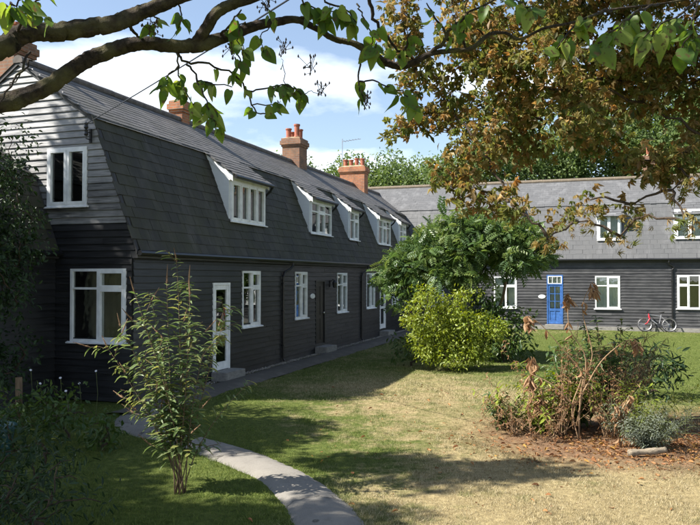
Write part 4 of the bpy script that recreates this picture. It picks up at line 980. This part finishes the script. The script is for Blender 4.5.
# twig polylines (px, py, depth), radius, number of leaves, leaf length
TW = [([(128, 24, 2.84), (134, 32, 2.9), (141, 37, 2.98)], .008, 0, .1),
      ([(217, 37, 3.06), (228, 26, 3.0), (242, 10, 2.95)], .006, 3, .09),
      ([(178, 52, 3.02), (187, 62, 3.05), (208, 65, 3.1), (235, 75, 3.12), (248, 92, 3.14), (257, 112, 3.15), (272, 115, 3.15)], .0062, 5, .085),
      ([(187, 62, 3.05), (196, 78, 3.0), (207, 83, 2.95), (232, 86, 2.92)], .005, 5, .085),
      ([(196, 78, 3.0), (204, 96, 2.96), (212, 116, 2.94), (216, 126, 2.94)], .004, 9, .095),
      ([(178, 52, 3.02), (178, 70, 3.0), (186, 90, 2.98), (196, 108, 2.98)], .0045, 9, .10),
      ([(178, 64, 3.0), (166, 78, 2.96), (158, 92, 2.95)], .004, 5, .095),
      ([(228, 45, 3.06), (240, 60, 3.05), (234, 76, 3.1)], .004, 5, .09),
      ([(245, 28, 3.1), (243, 22, 3.05), (238, 40, 3.02), (247, 56, 3.0)], .004, 5, .10),
      ([(272, 24, 3.12), (262, 36, 3.1), (263, 52, 3.08)], .003, 2, .10),
      ([(248, 92, 3.14), (268, 88, 3.1), (285, 84, 3.05), (302, 96, 3.02)], .004, 13, .095),
      ([(285, 84, 3.05), (284, 70, 3.05), (281, 58, 3.06)], .002, 1, .05),
      ([(302, 96, 3.02), (312, 90, 3.02), (320, 96, 3.02)], .002, 0, .05),
      ([(252, 105, 3.14), (276, 104, 3.1), (280, 100, 3.08)], .003, 3, .08),
      ([(262, 2, 3.0), (270, 12, 3.0), (275, 20, 3.02)], .004, 3, .09),
      ([(288, -16, 3.0), (300, -2, 3.02), (316, 8, 3.05), (340, 14, 3.05)], .005, 11, .095),
      ([(318, -6, 3.0), (330, 4, 3.0), (347, 10, 3.05), (356, 24, 3.05)], .005, 9, .10),
      ([(297, 19, 3.15), (318, 17, 3.12), (326, 22, 3.1)], .006, 3, .09),
      ([(370, -8, 3.1), (372, 14, 3.12), (383, 33, 3.16), (398, 50, 3.2), (412, 58, 3.2)], .009, 3, .10),
      ([(358, 4, 3.1), (362, 16, 3.12), (373, 36, 3.16), (371, 48, 3.2)], .004, 4, .10),
      ([(361, 50, 3.2), (359, 70, 3.16), (360, 92, 3.14), (366, 106, 3.12)], .005, 4, .09),
      ([(360, 82, 3.14), (374, 81, 3.12), (390, 88, 3.08), (404, 94, 3.06), (418, 106, 3.06)], .004, 8, .10),
      ([(385, 62, 3.2), (376, 52, 3.14), (376, 44, 3.1)], .005, 5, .10),
      ([(400, 62, 3.2), (406, 46, 3.14), (410, 32, 3.1)], .0075, 4, .10),
      ([(430, 54, 3.2), (443, 42, 3.16), (452, 28, 3.14), (470, 14, 3.12), (500, -4, 3.1)], .009, 3, .09),
      ([(448, 40, 3.16), (438, 20, 3.12), (425, 4, 3.1)], .006, 2, .09),
      ([(464, 49, 3.2), (463, 28, 3.16), (466, 0, 3.1)], .006, 2, .08),
      ([(500, -4, 3.1), (514, 2, 3.0), (526, 6, 2.9), (538, 10, 2.85)], .004, 6, .11),
      ([(610, 10, 3.2), (590, 16, 2.9), (568, 34, 2.75), (556, 50, 2.7)], .006, 12, .115),
      ([(660, 4, 3.2), (640, 10, 2.9), (618, 26, 2.75), (600, 44, 2.7)], .006, 14, .12),
      ([(700, -3, 3.2), (680, 14, 2.9), (660, 26, 2.75), (640, 40, 2.7)], .006, 14, .12),
      ([(700, -3, 3.2), (694, 16, 2.8), (690, 36, 2.7), (680, 48, 2.68)], .005, 10, .11),
      ([(-30, 22, 2.5), (0, 8, 2.3), (10, 4, 2.25), (22, 0, 2.25)], .006, 7, .10),
      ([(14, 38, 2.68), (24, 18, 2.6), (30, 6, 2.58), (42, -4, 2.58)], .006, 7, .09),
      ([(30, 6, 2.58), (44, 14, 2.56), (50, 22, 2.56)], .003, 3, .08),
      ([(30, 52, 2.75), (18, 76, 2.6), (6, 92, 2.55), (-6, 110, 2.5)], .005, 0, .08),
      ([(32, 58, 2.75), (20, 72, 2.66), (14, 84, 2.6), (2, 92, 2.58)], .0035, 0, .08),
      ([(150, 9, 2.85), (158, 20, 2.9), (152, 30, 2.92)], .004, 4, .08),
      ([(175, -2, 2.85), (182, 14, 2.86), (178, 30, 2.86)], .004, 5, .08)]
for pts, r, nl, ll in TW:
    P3 = [px3(*q) - LB for q in pts]; c = catmull([tuple(q) for q in P3], 4)
    c = [Vector(q) + Vector((random.gauss(0, .004), random.gauss(0, .004), random.gauss(0, .004))) for q in c]
    tw = MB().tube(c, [r * (1 - .55 * i / (len(c) - 1)) for i in range(len(c))], 6).build('twig', M['bark'], LT, smooth=True)
    A = []; nl = int(nl * 1.35 + .5)
    for k in range(nl):
        f = .35 + .65 * (k + random.random() * .6) / nl; i = min(len(c) - 2, int(f * (len(c) - 1))); q = c[i].lerp(c[i + 1], random.random())
        tg = (c[i + 1] - c[i]).normalized(); sd = Vector((random.gauss(0, 1), random.gauss(0, .8), 0)).normalized()
        D = tg * .25 + sd * .55 + Vector((0, 0, -random.uniform(.25, 1.1))); N = Vector((random.gauss(0, .6), random.gauss(-.5, .6), random.uniform(.3, 1)))
        A.append(frame(np.array(q), np.array(D), np.array(N), ll * random.uniform(.42, .84)))
    if A: singles('leaf', HEART, A, M['leaf_lilac'], tw, True)
cl = [((random.uniform(-.9, 4.0), random.uniform(-.5, 1.2), random.uniform(4.35, 5.3)), random.uniform(.28, .44)) for _ in range(40)]  # leaf clumps above the view, added to shade the boughs
crm = MB()
for c, r in cl: limb(crm, Vector(c2_[-6]) + Vector((-.2, 0, .3)), c, .02, .006, 6, .06, .06, 5)
crm.build('branch', M['bark'], LT, smooth=True)
baked('crown', HEART, cloud([c for c, r in cl], [r for c, r in cl], 230, .085, shell=.2, droop=.6), M['leaf_lilac'], LT)
# dry seed heads on a few twig ends
for q in [(282, 55, 3.06), (311, 74, 3.02), (322, 96, 3.02), (268, 10, 3.0), (150, 32, 2.9), (366, 106, 3.12), (232, 58, 3.05)]:
    b = px3(*q) - LB; m = MB()
    for k in range(14):
        e = b + Vector((random.gauss(0, .018), random.gauss(0, .018), random.uniform(-.01, .07))); m.tube([b + Vector((0, 0, .01 * k * .4)), e], .0014, 3); m.lathe([(.001, -.006), (.004, 0), (.001, .008)], 5, tuple(e))
    m.build('seed_head', M['bark_dark'], LT)

# ---- buddleia with brown spent flower spikes beside the path
def stemmed(name, base, label, cat, stems, leaf_protos, leafmat, leafL, spacing, stemmat, r0, n_single=0, spikes=0, spikemat=None, whorl=2, hang=.4, start=.18, curve=.5):
    T = empty(name, base); tag(T, label, cat); m = MB(); A = []; tips = []
    for (x, y, z) in stems:
        b = Vector((random.choice((-.05, 0, .05)) + random.gauss(0, .008), random.gauss(0, .03), -.03)) if spikes else Vector((random.gauss(0, .06), random.gauss(0, .06), -.03)); e = Vector((x, y, z)); mid = Vector((x * (1 - curve), y * (1 - curve), z * .5)) + Vector((random.gauss(0, .06), random.gauss(0, .06), 0))
        n = 14; pts = [(b * (1 - f) ** 2 + mid * 2 * f * (1 - f) + e * f * f) for f in np.linspace(0, 1, n)]
        m.tube(pts, [r0 * (1 - .78 * i / (n - 1)) for i in range(n)], 5); tips.append((pts[-1], (pts[-1] - pts[-2]).normalized()))
        L_ = sum((pts[i + 1] - pts[i]).length for i in range(n - 1)); k = int(L_ * (1 - start) / spacing); ph = random.random() * 6
        for j in range(k):
            f = start + (1 - start) * (j + .5) / k; i = min(n - 2, int(f * (n - 1))); q = pts[i].lerp(pts[i + 1], f * (n - 1) - i); tg = (pts[i + 1] - pts[i]).normalized()
            o1 = tg.orthogonal().normalized(); o2 = tg.cross(o1); ph += 1.6
            for w in range(whorl):
                an = ph + w * 2 * math.pi / whorl; sd = o1 * math.cos(an) + o2 * math.sin(an)
                D = sd * .9 + tg * random.uniform(.1, .8) + Vector((0, 0, -hang * random.random())); N = tg * .8 + Vector((random.gauss(0, .3), random.gauss(0, .3), .5))
                A.append(frame(np.array(q), np.array(D), np.array(N), leafL * random.uniform(.6, 1.2) * (1.15 - .5 * f)))
            if random.random() < .22:   # side shoot
                sdv = (o1 * math.cos(ph) + o2 * math.sin(ph) + tg * .9).normalized(); s_l = random.uniform(.12, .35); m.tube([q, q + sdv * s_l * .5 + Vector((0, 0, .02)), q + sdv * s_l], [.005, .004, .002], 4)
                for w in range(6):
                    an = w * 1.7; s2 = o1 * math.cos(an) + o2 * math.sin(an); A.append(frame(np.array(q + sdv * s_l * (.3 + .12 * w)), np.array(s2 + sdv * .6 + Vector((0, 0, -.3))), np.array(tg + Vector((0, 0, .4))), leafL * random.uniform(.5, .9)))
                if spikes and random.random() < .5: tips.append((q + sdv * s_l, sdv))
    st = m.build('stem', stemmat, T, smooth=True)
    random.shuffle(A)
    if n_single: singles('leaf', leaf_protos, A[:n_single], leafmat, st)
    if len(A) > n_single: baked('foliage', leaf_protos, A[n_single:], leafmat, T)
    for q, d in tips[:spikes]:
        sl = random.uniform(.13, .24); d = (d + Vector((random.gauss(0, .15), random.gauss(0, .15), .2))).normalized(); s = MB()
        s.tube([q, q + d * sl * .5, q + d * sl], [.006, .007, .002], 5, wob=.5)
        for k in range(70):
            f = random.random(); c = q + d * sl * f; o = Vector((random.gauss(0, 1), random.gauss(0, 1), random.gauss(0, 1))).normalized() * (.019 * (1.1 - f) * random.uniform(.5, 1.2)); s.tube([c, c + o + d * .006], [.0035, .0015], 3)
        s.build('flower_spike', spikemat, T)
    return T
LANC = [leaf_proto(1, .27, 3, .25, .22), leaf_proto(1, .23, 3, .4, .4), leaf_proto(1, .31, 3, .15, .1)]
rg = random.Random(5); st = []
for x, y, z in [(-.04, 0, 2.78), (.18, .1, 2.55), (.42, -.1, 2.45), (.50, .1, 2.25), (-.38, .05, 2.30), (-.55, -.1, 1.95), (-.72, .1, 1.60), (-.60, .2, 1.35), (.1, -.3, 2.35), (-.2, .25, 2.45), (.30, .3, 1.9), (.55, -.15, 1.7), (-.3, -.3, 1.9), (.02, .2, 2.1), (.62, .1, 1.3), (-.15, -.2, 1.6), (.2, -.2, 1.75), (-.45, .15, 1.55), (.05, .05, 2.5), (.38, .0, 2.1), (-.25, .0, 2.1)]:
    if rg.random() < .72: st.append((x * 1.25 + rg.gauss(0, .04), y * 1.2, z + rg.gauss(0, .05)))
stemmed('buddleia_bush', (-1.98, 8.62, 0), 'tall open buddleia bush with spent brown flower spikes beside the bend of the path', 'bush', st, [leaf_proto(1, .34, 3, .2, .22), leaf_proto(1, .28, 3, .35, .4), leaf_proto(1, .38, 3, .1, .1)], M['leaf_budd'], .165, .055, M['stem'], .008, n_single=300, spikes=30, spikemat=M['spike'], start=.24, curve=.72)

# ---- feathery small tree and golden shrub in the middle of the lawn
PIN = [pinnate_proto(6, 1, .17, .38, .3), pinnate_proto(5, 1, .19, .40, .45)]
rg = random.Random(31); SB = Vector((3.62, 22.9, 0)); cl = []
for _ in range(130):
    an = rg.random() * 6.283; rr = math.sqrt(rg.random()); x = math.cos(an) * rr * 2.5; y = math.sin(an) * rr * 1.3
    z = 4.2 - .95 * rr * rr - (.55 if x < -1.2 else 0) * rr + rg.uniform(-.95 if x < .3 else -.4, .28); cl.append(((x + .05, y, z), rg.uniform(.28, .46)))
for x, z in [(-2.35, 2.35), (-2.1, 2.7), (-2.5, 2.6), (-1.9, 2.3), (-1.5, 2.5), (1.2, 3.1), (2.1, 3.0), (2.4, 3.2), (.6, 2.7)]: cl.append(((x, rg.uniform(-.6, .6), z), .36))
tree('stag_sumac_tree', SB, 4.3, .085, cl, M['leaf_sumac'], .30, 260, 'small spreading tree with feathery blue-green leaves behind the golden shrub', protos=PIN, bark=M['bark_dark'], fork=.36, shell=.2, droop=.1, lmax=.03)
T2 = bpy.data.objects.get('stag_sumac_tree')
tk = MB(); tk.tube([(.36, -.1, -.05), (.5, -.1, .5), (.85, -.05, 1.1), (1.15, 0, 1.9), (1.3, 0, 2.7), (1.7, .1, 3.1)], [.07, .06, .05, .045, .035, .02], 8, wob=.1); tk.tube([(.1, -.1, -.05), (.06, -.12, .7), (-.1, -.1, 1.5), (-.6, 0, 2.3), (-1.2, 0, 2.8)], [.07, .06, .05, .04, .02], 8, wob=.1); tk.build('trunk', M['stem'], T2, smooth=True)
rg = random.Random(33)
cl = blob_clumps(.1, .1, 1.05, 1.15, .8, .9, 44, .38, rg) + blob_clumps(.1, -.1, .45, 1.1, .8, .35, 20, .3, rg) + blob_clumps(-.75, 0, 1.65, .7, .6, .65, 18, .26, rg) + blob_clumps(.2, 0, 1.85, .9, .5, .4, 12, .2, rg) + blob_clumps(1.1, 0, 1.0, .4, .5, .7, 9, .22, rg)
tree('golden_shrub', (2.7, 20.0, 0), 1.6, .05, cl, M['leaf_yellow'], .088, 1000, 'rounded golden-green shrub at the foot of the feathery tree', 'shrub', fork=.2, shell=.4)
cl = blob_clumps(0, 0, .85, .95, .9, .8, 36, .36, rg) + blob_clumps(-.8, 0, 1.6, .6, .7, .9, 16, .36, rg)
tree('evergreen_shrub', (4.55, 21.9, 0), 1.8, .05, cl, M['leaf_mid'], .14, 330, 'dark evergreen shrub in the shade right beside the golden shrub', 'shrub', fork=.2, shell=.4)
for nm, bs, lab, n in (('low_shrub', (1.75, 20.9, 0), 'low dark fern-like shrub at the edge of the golden shrub', 9), ('low_shrub', (5.75, 19.6, 0), 'low straggly shrub beyond the withered plants near the dark evergreen', 9)):
    cl = blob_clumps(0, 0, .5, .65, .5, .5, n, .26, rg); tree(nm, bs, .8, .03, cl, M['leaf_mid'], .15, 220, lab, 'shrub', fork=.2, shell=.3)

# ---- withered bed on the right
rg = random.Random(41)
DRY = [leaf_proto(1, .34, 4, .6, .5, curl=.25), leaf_proto(1, .28, 4, .9, .3, curl=-.2), leaf_proto(1, .22, 4, .5, .7, curl=.3)]
def withered(base, label, stems, leaves=26, L_=.2):
    T = empty('withered_plant', base); tag(T, label, 'plant', 'withered tall plants in the bed'); m = MB(); A = []
    for pts in stems:
        c = [Vector(q) for q in catmull(pts, 5)]; m.tube(c, [.012 * (1 - .7 * i / len(c)) for i in range(len(c))], 6, wob=.2)
        for k in range(leaves):
            f = rg.uniform(.25, 1.0); q = c[min(len(c) - 1, int(f * len(c)))]
            sd = Vector((rg.gauss(0, .35), rg.gauss(0, .35), -1)); A.append(frame(np.array(q), np.array(sd), np.array((rg.gauss(0, 1), -1, rg.gauss(0, .5))), L_ * rg.uniform(.35, .9)))
        # bunches of hanging leaves at the end
        q = c[-1]
        for k in range(22): A.append(frame(np.array(q + Vector((rg.gauss(0, .02), rg.gauss(0, .02), -rg.random() * .16))), np.array((rg.gauss(0, .22), rg.gauss(0, .22), -1)), np.array((rg.gauss(0, 1), rg.gauss(0, 1), .1)), L_ * rg.uniform(.45, 1.0)))
    s = m.build('stem', M['stem_dry'], T, smooth=True); singles('leaf', DRY, A, M['leaf_dry'], s)
withered((2.85, 11.6, 0), 'dried brown plant with drooping withered leaves at the edge of the bed', [[(0, 0, 0), (-.05, 0, .5), (.05, 0, 1.0), (0, 0, 1.25)], [(.1, .1, 0), (.3, .1, .3), (.15, .1, .6)]], 22, .17)
withered((3.5, 11.3, 0), 'tall withered plant whose bare stems carry hanging brown leaf bunches', [[(0, 0, 0), (-.1, 0, .5), (.05, 0, 1.0), (-.2, 0, 1.35), (-.55, 0, 1.75), (-.75, 0, 1.9)], [(0, 0, 0), (.08, .1, .8), (.25, .1, 1.3), (.1, .1, 2.0), (.22, 0, 2.42)], [(.05, 0, .7), (.35, 0, 1.2), (.7, 0, 1.5), (.9, 0, 1.55)], [(-.05, 0, .5), (-.4, 0, .85), (-.7, .1, 1.0)], [(0, .1, .2), (.15, .1, 1.2), (-.1, .1, 1.7), (-.12, .1, 2.25)]], 8, .19)
withered((4.0, 10.9, 0), 'short withered plant of pale curled leaves beside the log', [[(0, 0, 0), (.05, 0, .4), (.12, 0, .75)], [(0, 0, 0), (-.1, 0, .35), (-.05, 0, .6)]], 18, .17)
stemmed('green_clump', (3.2, 12.0, 0), 'bright strap-leaved green clump among the withered stems', 'plant', [(rg.gauss(0, .55), rg.gauss(0, .35), rg.uniform(.45, 1.0)) for _ in range(26)], LANC, M['leaf_yellow'], .2, .09, M['stem_green'], .008, start=.1)
stemmed('green_clump', (2.55, 12.2, 0), 'low bluish green clump at the left rim of the withered bed', 'plant', [(rg.gauss(0, .3), rg.gauss(0, .25), rg.uniform(.25, .55)) for _ in range(16)], LANC, M['leaf_mid'], .15, .07, M['stem_green'], .007, start=.1)
stemmed('green_clump', (3.75, 12.4, 0), 'tallest strap-leaved clump in the middle of the withered bed', 'plant', [(rg.gauss(0, .45), rg.gauss(0, .3), rg.uniform(.6, 1.35)) for _ in range(30)], LANC, M['leaf_mid'], .19, .08, M['stem_green'], .008, start=.1)
stemmed('green_clump', (4.55, 11.7, 0), 'yellowing leafy clump behind the grey-green herb', 'plant', [(rg.gauss(0, .4), rg.gauss(0, .25), rg.uniform(.4, .9)) for _ in range(26)], LANC, M['leaf_yellow'], .13, .07, M['stem_green'], .007, start=.1)
stemmed('dry_weed', (3.05, 11.35, 0), 'straw-coloured dry weed in front of the bright green clump', 'plant', [(rg.gauss(0, .35), rg.gauss(0, .2), rg.uniform(.25, .75)) for _ in range(20)], DRY, M['leaf_dry'], .07, .16, M['stem_dry'], .004, start=.2)
stemmed('dry_weed', (4.05, 11.6, 0), 'brown dry weed between the withered plant and the herb', 'plant', [(rg.gauss(0, .3), rg.gauss(0, .2), rg.uniform(.4, 1.1)) for _ in range(20)], DRY, M['leaf_dry'], .07, .14, M['stem_dry'], .004, start=.2)
stemmed('dry_weed', (3.35, 11.75, 0), 'tall bundle of tan dead stalks left of the withered plant', 'plant', [(rg.gauss(0, .4), rg.gauss(0, .25), rg.uniform(.6, 1.45)) for _ in range(30)], DRY, M['leaf_dry'], .085, .13, M['stem_dry'], .006, start=.3)
stemmed('dry_weed', (4.25, 12.0, 0), 'tangle of tan dead stalks in front of the twiggy shrub', 'plant', [(rg.gauss(0, .45), rg.gauss(0, .25), rg.uniform(.6, 1.4)) for _ in range(34)], DRY, M['leaf_dry'], .085, .13, M['stem_dry'], .006, start=.3)
stemmed('dry_weed', (2.6, 11.75, 0), 'low straw tangle at the rim of the withered bed', 'plant', [(rg.gauss(0, .35), rg.gauss(0, .25), rg.uniform(.25, .7)) for _ in range(26)], DRY, M['leaf_dry'], .07, .13, M['stem_dry'], .005, start=.3)
stemmed('leafy_shrub', (4.35, 12.6, 0), 'leafy green shrub rising behind the withered stems', 'shrub', [(rg.gauss(0, .4), rg.gauss(0, .35), rg.uniform(1.0, 1.85)) for _ in range(18)], [leaf_proto(1, .42, 3, .2, .2), leaf_proto(1, .36, 3, .3, .35)], M['leaf_mid'], .17, .075, M['stem'], .011, start=.2, hang=.7)
stemmed('twiggy_shrub', (4.75, 12.9, 0), 'brownish twiggy shrub with fine grey-green leaves in the bed', 'shrub', [(rg.gauss(0, .42), rg.gauss(0, .4), rg.uniform(.9, 1.5)) for _ in range(46)], LANC, mat_leaf('greyish_fine_leaf', [(.09, .09, .045), (.13, .12, .06), (.17, .12, .07), (.08, .10, .04)], .6, .3), .07, .05, M['stem'], .007, start=.15)
stemmed('grey_herb', (4.35, 10.75, 0), 'grey-green bushy herb growing right behind the log', 'plant', [(rg.gauss(0, .32), rg.gauss(0, .22), rg.uniform(.25, .65)) for _ in range(60)], LANC, mat_leaf('silver_herb_leaf', [(.13, .16, .11), (.19, .21, .16), (.10, .13, .08)], .6, .25), .06, .03, M['stem_green'], .004, start=.1)
cl = blob_clumps(0, 0, .55, .95, .8, .55, 24, .3, rg)
tree('evergreen_shrub', (6.15, 15.3, 0), .9, .04, cl, M['leaf_dark'], .17, 260, 'low dark green shrub spreading beyond the bed on the open lawn', 'shrub', fork=.2, shell=.3, protos=LANC)
# log
lg = MB(); pts = [Vector((-.27, 0, .06)), Vector((-.1, .01, .065)), Vector((.1, -.01, .075)), Vector((.28, .0, .085))]; lg.tube([Vector(q) for q in catmull([tuple(p_) for p_ in pts], 6)], [.046 + .006 * math.sin(i_ * .7) + .003 * math.sin(i_ * 2.1) for i_ in range(19)], 11, wob=.10); lo = lg.build('log', mat_bark('pale_log_bark', (.12, .095, .065), (.36, .30, .22), None, (3, 14, 14)), None, (4.15, 10.32, -.01), (0, 0, R(8)), True); tag(lo, 'pale weathered log lying on the leaf litter of the bed', 'log')

# ---- left shade: holly, bed plants, foreground bush
rg = random.Random(51)
HOL = [leaf_proto(1, .5, 3, .3, .2), leaf_proto(1, .55, 3, .2, .35)]
cl = blob_clumps(0, 0, 3.5, .95, .9, 2.2, 64, .36, rg) + blob_clumps(0, 0, 1.2, .9, .8, 1.1, 24, .36, rg)
tree('holly_bush', (-6.45, 12.9, 0), 4.6, .08, cl, M['leaf_dark'], .085, 620, 'tall dark holly bush standing against the gable corner', 'bush', protos=HOL, fork=.15, shell=.5)
for i, (x, y, r, hgt, lab) in enumerate([(-5.6, 11.7, .55, .75, 'low leafy bed plant below the holly bush'), (-5.0, 12.3, .6, .8, 'leafy bed plant under the lower gable window'), (-4.35, 11.4, .5, .65, 'leafy bed plant between the gable window and the path'), (-3.6, 10.75, .4, .5, 'small leafy bed plant at the path side behind the buddleia'), (-5.1, 10.8, .5, .55, 'low sprawling bed plant in front of the shaded gable bed')]):
    cl = blob_clumps(0, 0, hgt * .5, r, r * .8, hgt * .5, 14, .22, rg); tree('bed_plant', (x, y, 0), hgt, .02, cl, M['leaf_mid'], .10, 380, lab, 'plant', fork=.2, shell=.3, group='bed plants under the gable')
cl = blob_clumps(0, 0, .45, .95, .8, .48, 30, .27, rg)
tree('shade_bush', (-3.75, 8.1, 0), .9, .03, cl, M['leaf_dark'], .09, 420, 'dark low bush in deep shade beside the mown grass', 'bush', fork=.2, shell=.3, protos=LANC)
cl = blob_clumps(0, 0, .5, .7, .6, .5, 16, .26, rg)
tree('shade_bush', (-4.5, 9.3, 0), 1.0, .03, cl, M['leaf_dark'], .09, 420, 'dark bush in deep shade next to the plastic tub', 'bush', fork=.2, shell=.3, protos=LANC)
cl = blob_clumps(0, 0, .34, .7, .55, .34, 22, .24, rg)
tree('shade_bush', (-3.05, 7.25, 0), .7, .03, cl, M['leaf_dark'], .08, 480, 'lowest dark bush of the shaded grass corner, a knee-high mound', 'bush', fork=.2, shell=.3, protos=LANC)
# cosmos-like white flowers
FL = MB()
for k in range(7):
    a = 2 * math.pi * k / 7; FL.add([(0, 0, 0), (math.cos(a - .38) * .6, math.sin(a - .38) * .6, .08), (math.cos(a) * 1.0, math.sin(a) * 1.0, .04), (math.cos(a + .38) * .6, math.sin(a + .38) * .6, .08)], [(0, 1, 2, 3)])
M['petal'] = mat_simple('white_petal', (.7, .68, .7), .7, .1, 8)
for i, (x, y, h) in enumerate([(-4.95, 12.6, .78), (-4.7, 12.8, .66), (-4.55, 13.2, .82), (-5.5, 12.7, .9), (-4.7, 12.2, .62), (-5.25, 12.5, .7)]):
    T = empty('white_flower', (x, y, 0)); tag(T, 'white daisy-like flower on a thin stem under the gable window', 'flower', 'white flowers under the gable window')
    MB().tube([(0, 0, -.02), (.03, .01, h * .5), (.01, -.02, h)], .005, 4).build('stem', M['stem_green'], T)
    FL.build('petals', M['petal'], T, (.01, -.03, h), (R(50), 0, rg.random())).scale = (.026, .026, .026)
# plastic tub and post
t_ = MB().lathe([(.30, 0), (.36, .40), (.39, .41), (.39, .45), (.355, .45), (.34, .40), (.29, .06), (.0, .05)], 24)
tub = t_.build('garden_tub', mat_simple('teal_plastic', (.02, .07, .075), .4, .2, 4, .1), None, (-5.0, 10.15, 0), smooth=False); tag(tub, 'dark teal plastic tub in the shade below the holly', 'tub')
po = MB(); po.tube([(0, 0, -.1), (.01, 0, .4), (0, .01, .82)], [.06, .058, .055], 9, wob=.12); pq = po.build('wooden_post', M['stem'], None, (-5.55, 12.35, 0), smooth=True); tag(pq, 'short pale wooden post beside the holly bush', 'post')

# ------------------------------------------------------------------ grass blades and fallen leaves (uncountable)
def dist_to(poly, x, y):
    d = np.full(len(x), 9.9)
    for q in poly: d = np.minimum(d, np.hypot(x - q[0], y - q[1]))
    return d
def grass_field(n, x0, x1, y0, y1, h, wd, power):
    yy = y0 + (y1 - y0) * RNG.random(n) ** power; half = .55 * yy + .6; xx = np.clip(RNG.uniform(-1, 1, n) * half, x0, x1)
    keep = (dist_to(path_xy, xx, yy) > .40 + .04 * RNG.random(n)) & (dist_to(wpath_xy, xx, yy) > .50)
    rel = np.stack([xx - O.x, yy - O.y], 1); dv = rel @ np.array([V.x, V.y]); du = rel @ np.array([U.x, U.y])
    keep &= ~((dv < .25) & (du > -7.6)) & (du < 16.7)
    bed = np.minimum(((xx - 4.6) / 2.6) ** 2 + ((yy - 11.4) / 1.6) ** 2, ((xx - 6.9) / 2.6) ** 2 + ((yy - 11.7) / 1.8) ** 2); keep &= (bed > 1) | (RNG.random(n) < .14)
    return xx[keep], yy[keep]
def blades(x, y, h, w, name):
    n = len(x); z = relief(x, y) - .004; an = RNG.random(n) * 6.283; hh = h * (.5 + RNG.random(n)); ln = RNG.normal(0, .55, (n, 2)) * hh[:, None]
    sx, sy = np.cos(an) * w, np.sin(an) * w
    V0 = np.stack([x - sx, y - sy, z], 1); V1 = np.stack([x + sx, y + sy, z], 1); V2 = np.stack([x + ln[:, 0], y + ln[:, 1], z + hh], 1)
    VV = np.stack([V0, V1, V2], 1).reshape(-1, 3); F = np.arange(3 * n).reshape(-1, 3)
    return np_mesh(name, VV, F, M['blade'], RNG.random(n))
xa, ya = grass_field(330000, -7, 8, 6.6, 15, .03, .003, 1.5)
xb, yb = grass_field(200000, -9, 20, 15, 36, .04, .006, 1.2)
g1 = link('grass', blades(xa, ya, .026, .0028, 'grass')); tag(g1, 'short dry mown grass on the near lawn', 'grass', kind='stuff')
g2 = link('grass', blades(xb, yb, .035, .006, 'grass')); tag(g2, 'mown grass on the far part of the lawn', 'grass', kind='stuff')
# ragged longer tufts along the path edges
tx, ty = [], []
for q in path_pts[40:]:
    for _ in range(110):
        a = random.random() * 6.283; r = .36 + abs(random.gauss(0, .06)); tx.append(q[0] + math.cos(a) * r); ty.append(q[1] + math.sin(a) * r)
tx, ty = np.array(tx), np.array(ty); k = dist_to(path_xy, tx, ty) > .335
tag(link('grass', blades(tx[k], ty[k], .045, .003, 'grass')), 'longer ragged grass along the path edges', 'grass', kind='stuff')
# scattered weeds and rough tufts in the lawn
tx, ty = [], []
for _ in range(420):
    cx, cy = random.uniform(-4, 7), 7 + 12 * random.random() ** 1.4; w_ = random.uniform(.02, .07)
    for _ in range(random.randint(12, 46)): tx.append(random.gauss(cx, w_)); ty.append(random.gauss(cy, w_))
tx, ty = np.array(tx), np.array(ty); k = (dist_to(path_xy, tx, ty) > .42) & (dist_to(wpath_xy, tx, ty) > .5)
tag(link('grass', blades(tx[k], ty[k], .05, .0035, 'grass')), 'rough taller tufts dotted over the lawn', 'grass', kind='stuff')
# fallen chestnut leaves
FALL = [leaf_proto(1, .42, 3, .5, .3, curl=.2), leaf_proto(1, .36, 3, .8, -.2, curl=-.1), leaf_proto(1, .5, 3, .3, .1, curl=.3)]
P = []; n1 = 4200
for _ in range(n1):
    if random.random() < .93: x, y = random.gauss(4.9, 1.4), random.gauss(11.0, .75)
    else: x, y = random.uniform(-1, 7), random.uniform(7.2, 17)
    P.append((x, y, 0))
P = np.array(P); k = (dist_to(path_xy, P[:, 0], P[:, 1]) > .1) | (RNG.random(len(P)) < .3); P = P[k]; P[:, 2] = relief(P[:, 0], P[:, 1]) + .012
D = RNG.normal(size=(len(P), 3)) * np.array([1, 1, .15]); N = np.array([0, 0, 1.0]) + RNG.normal(size=(len(P), 3)) * .35
tag(baked('fallen_leaves', FALL, frames(P, D, N, .025 + .075 * RNG.random(len(P)) ** 1.8), M['leaf_fall']), 'curled brown fallen leaves strewn over the bed and lawn', 'leaves', kind='stuff')
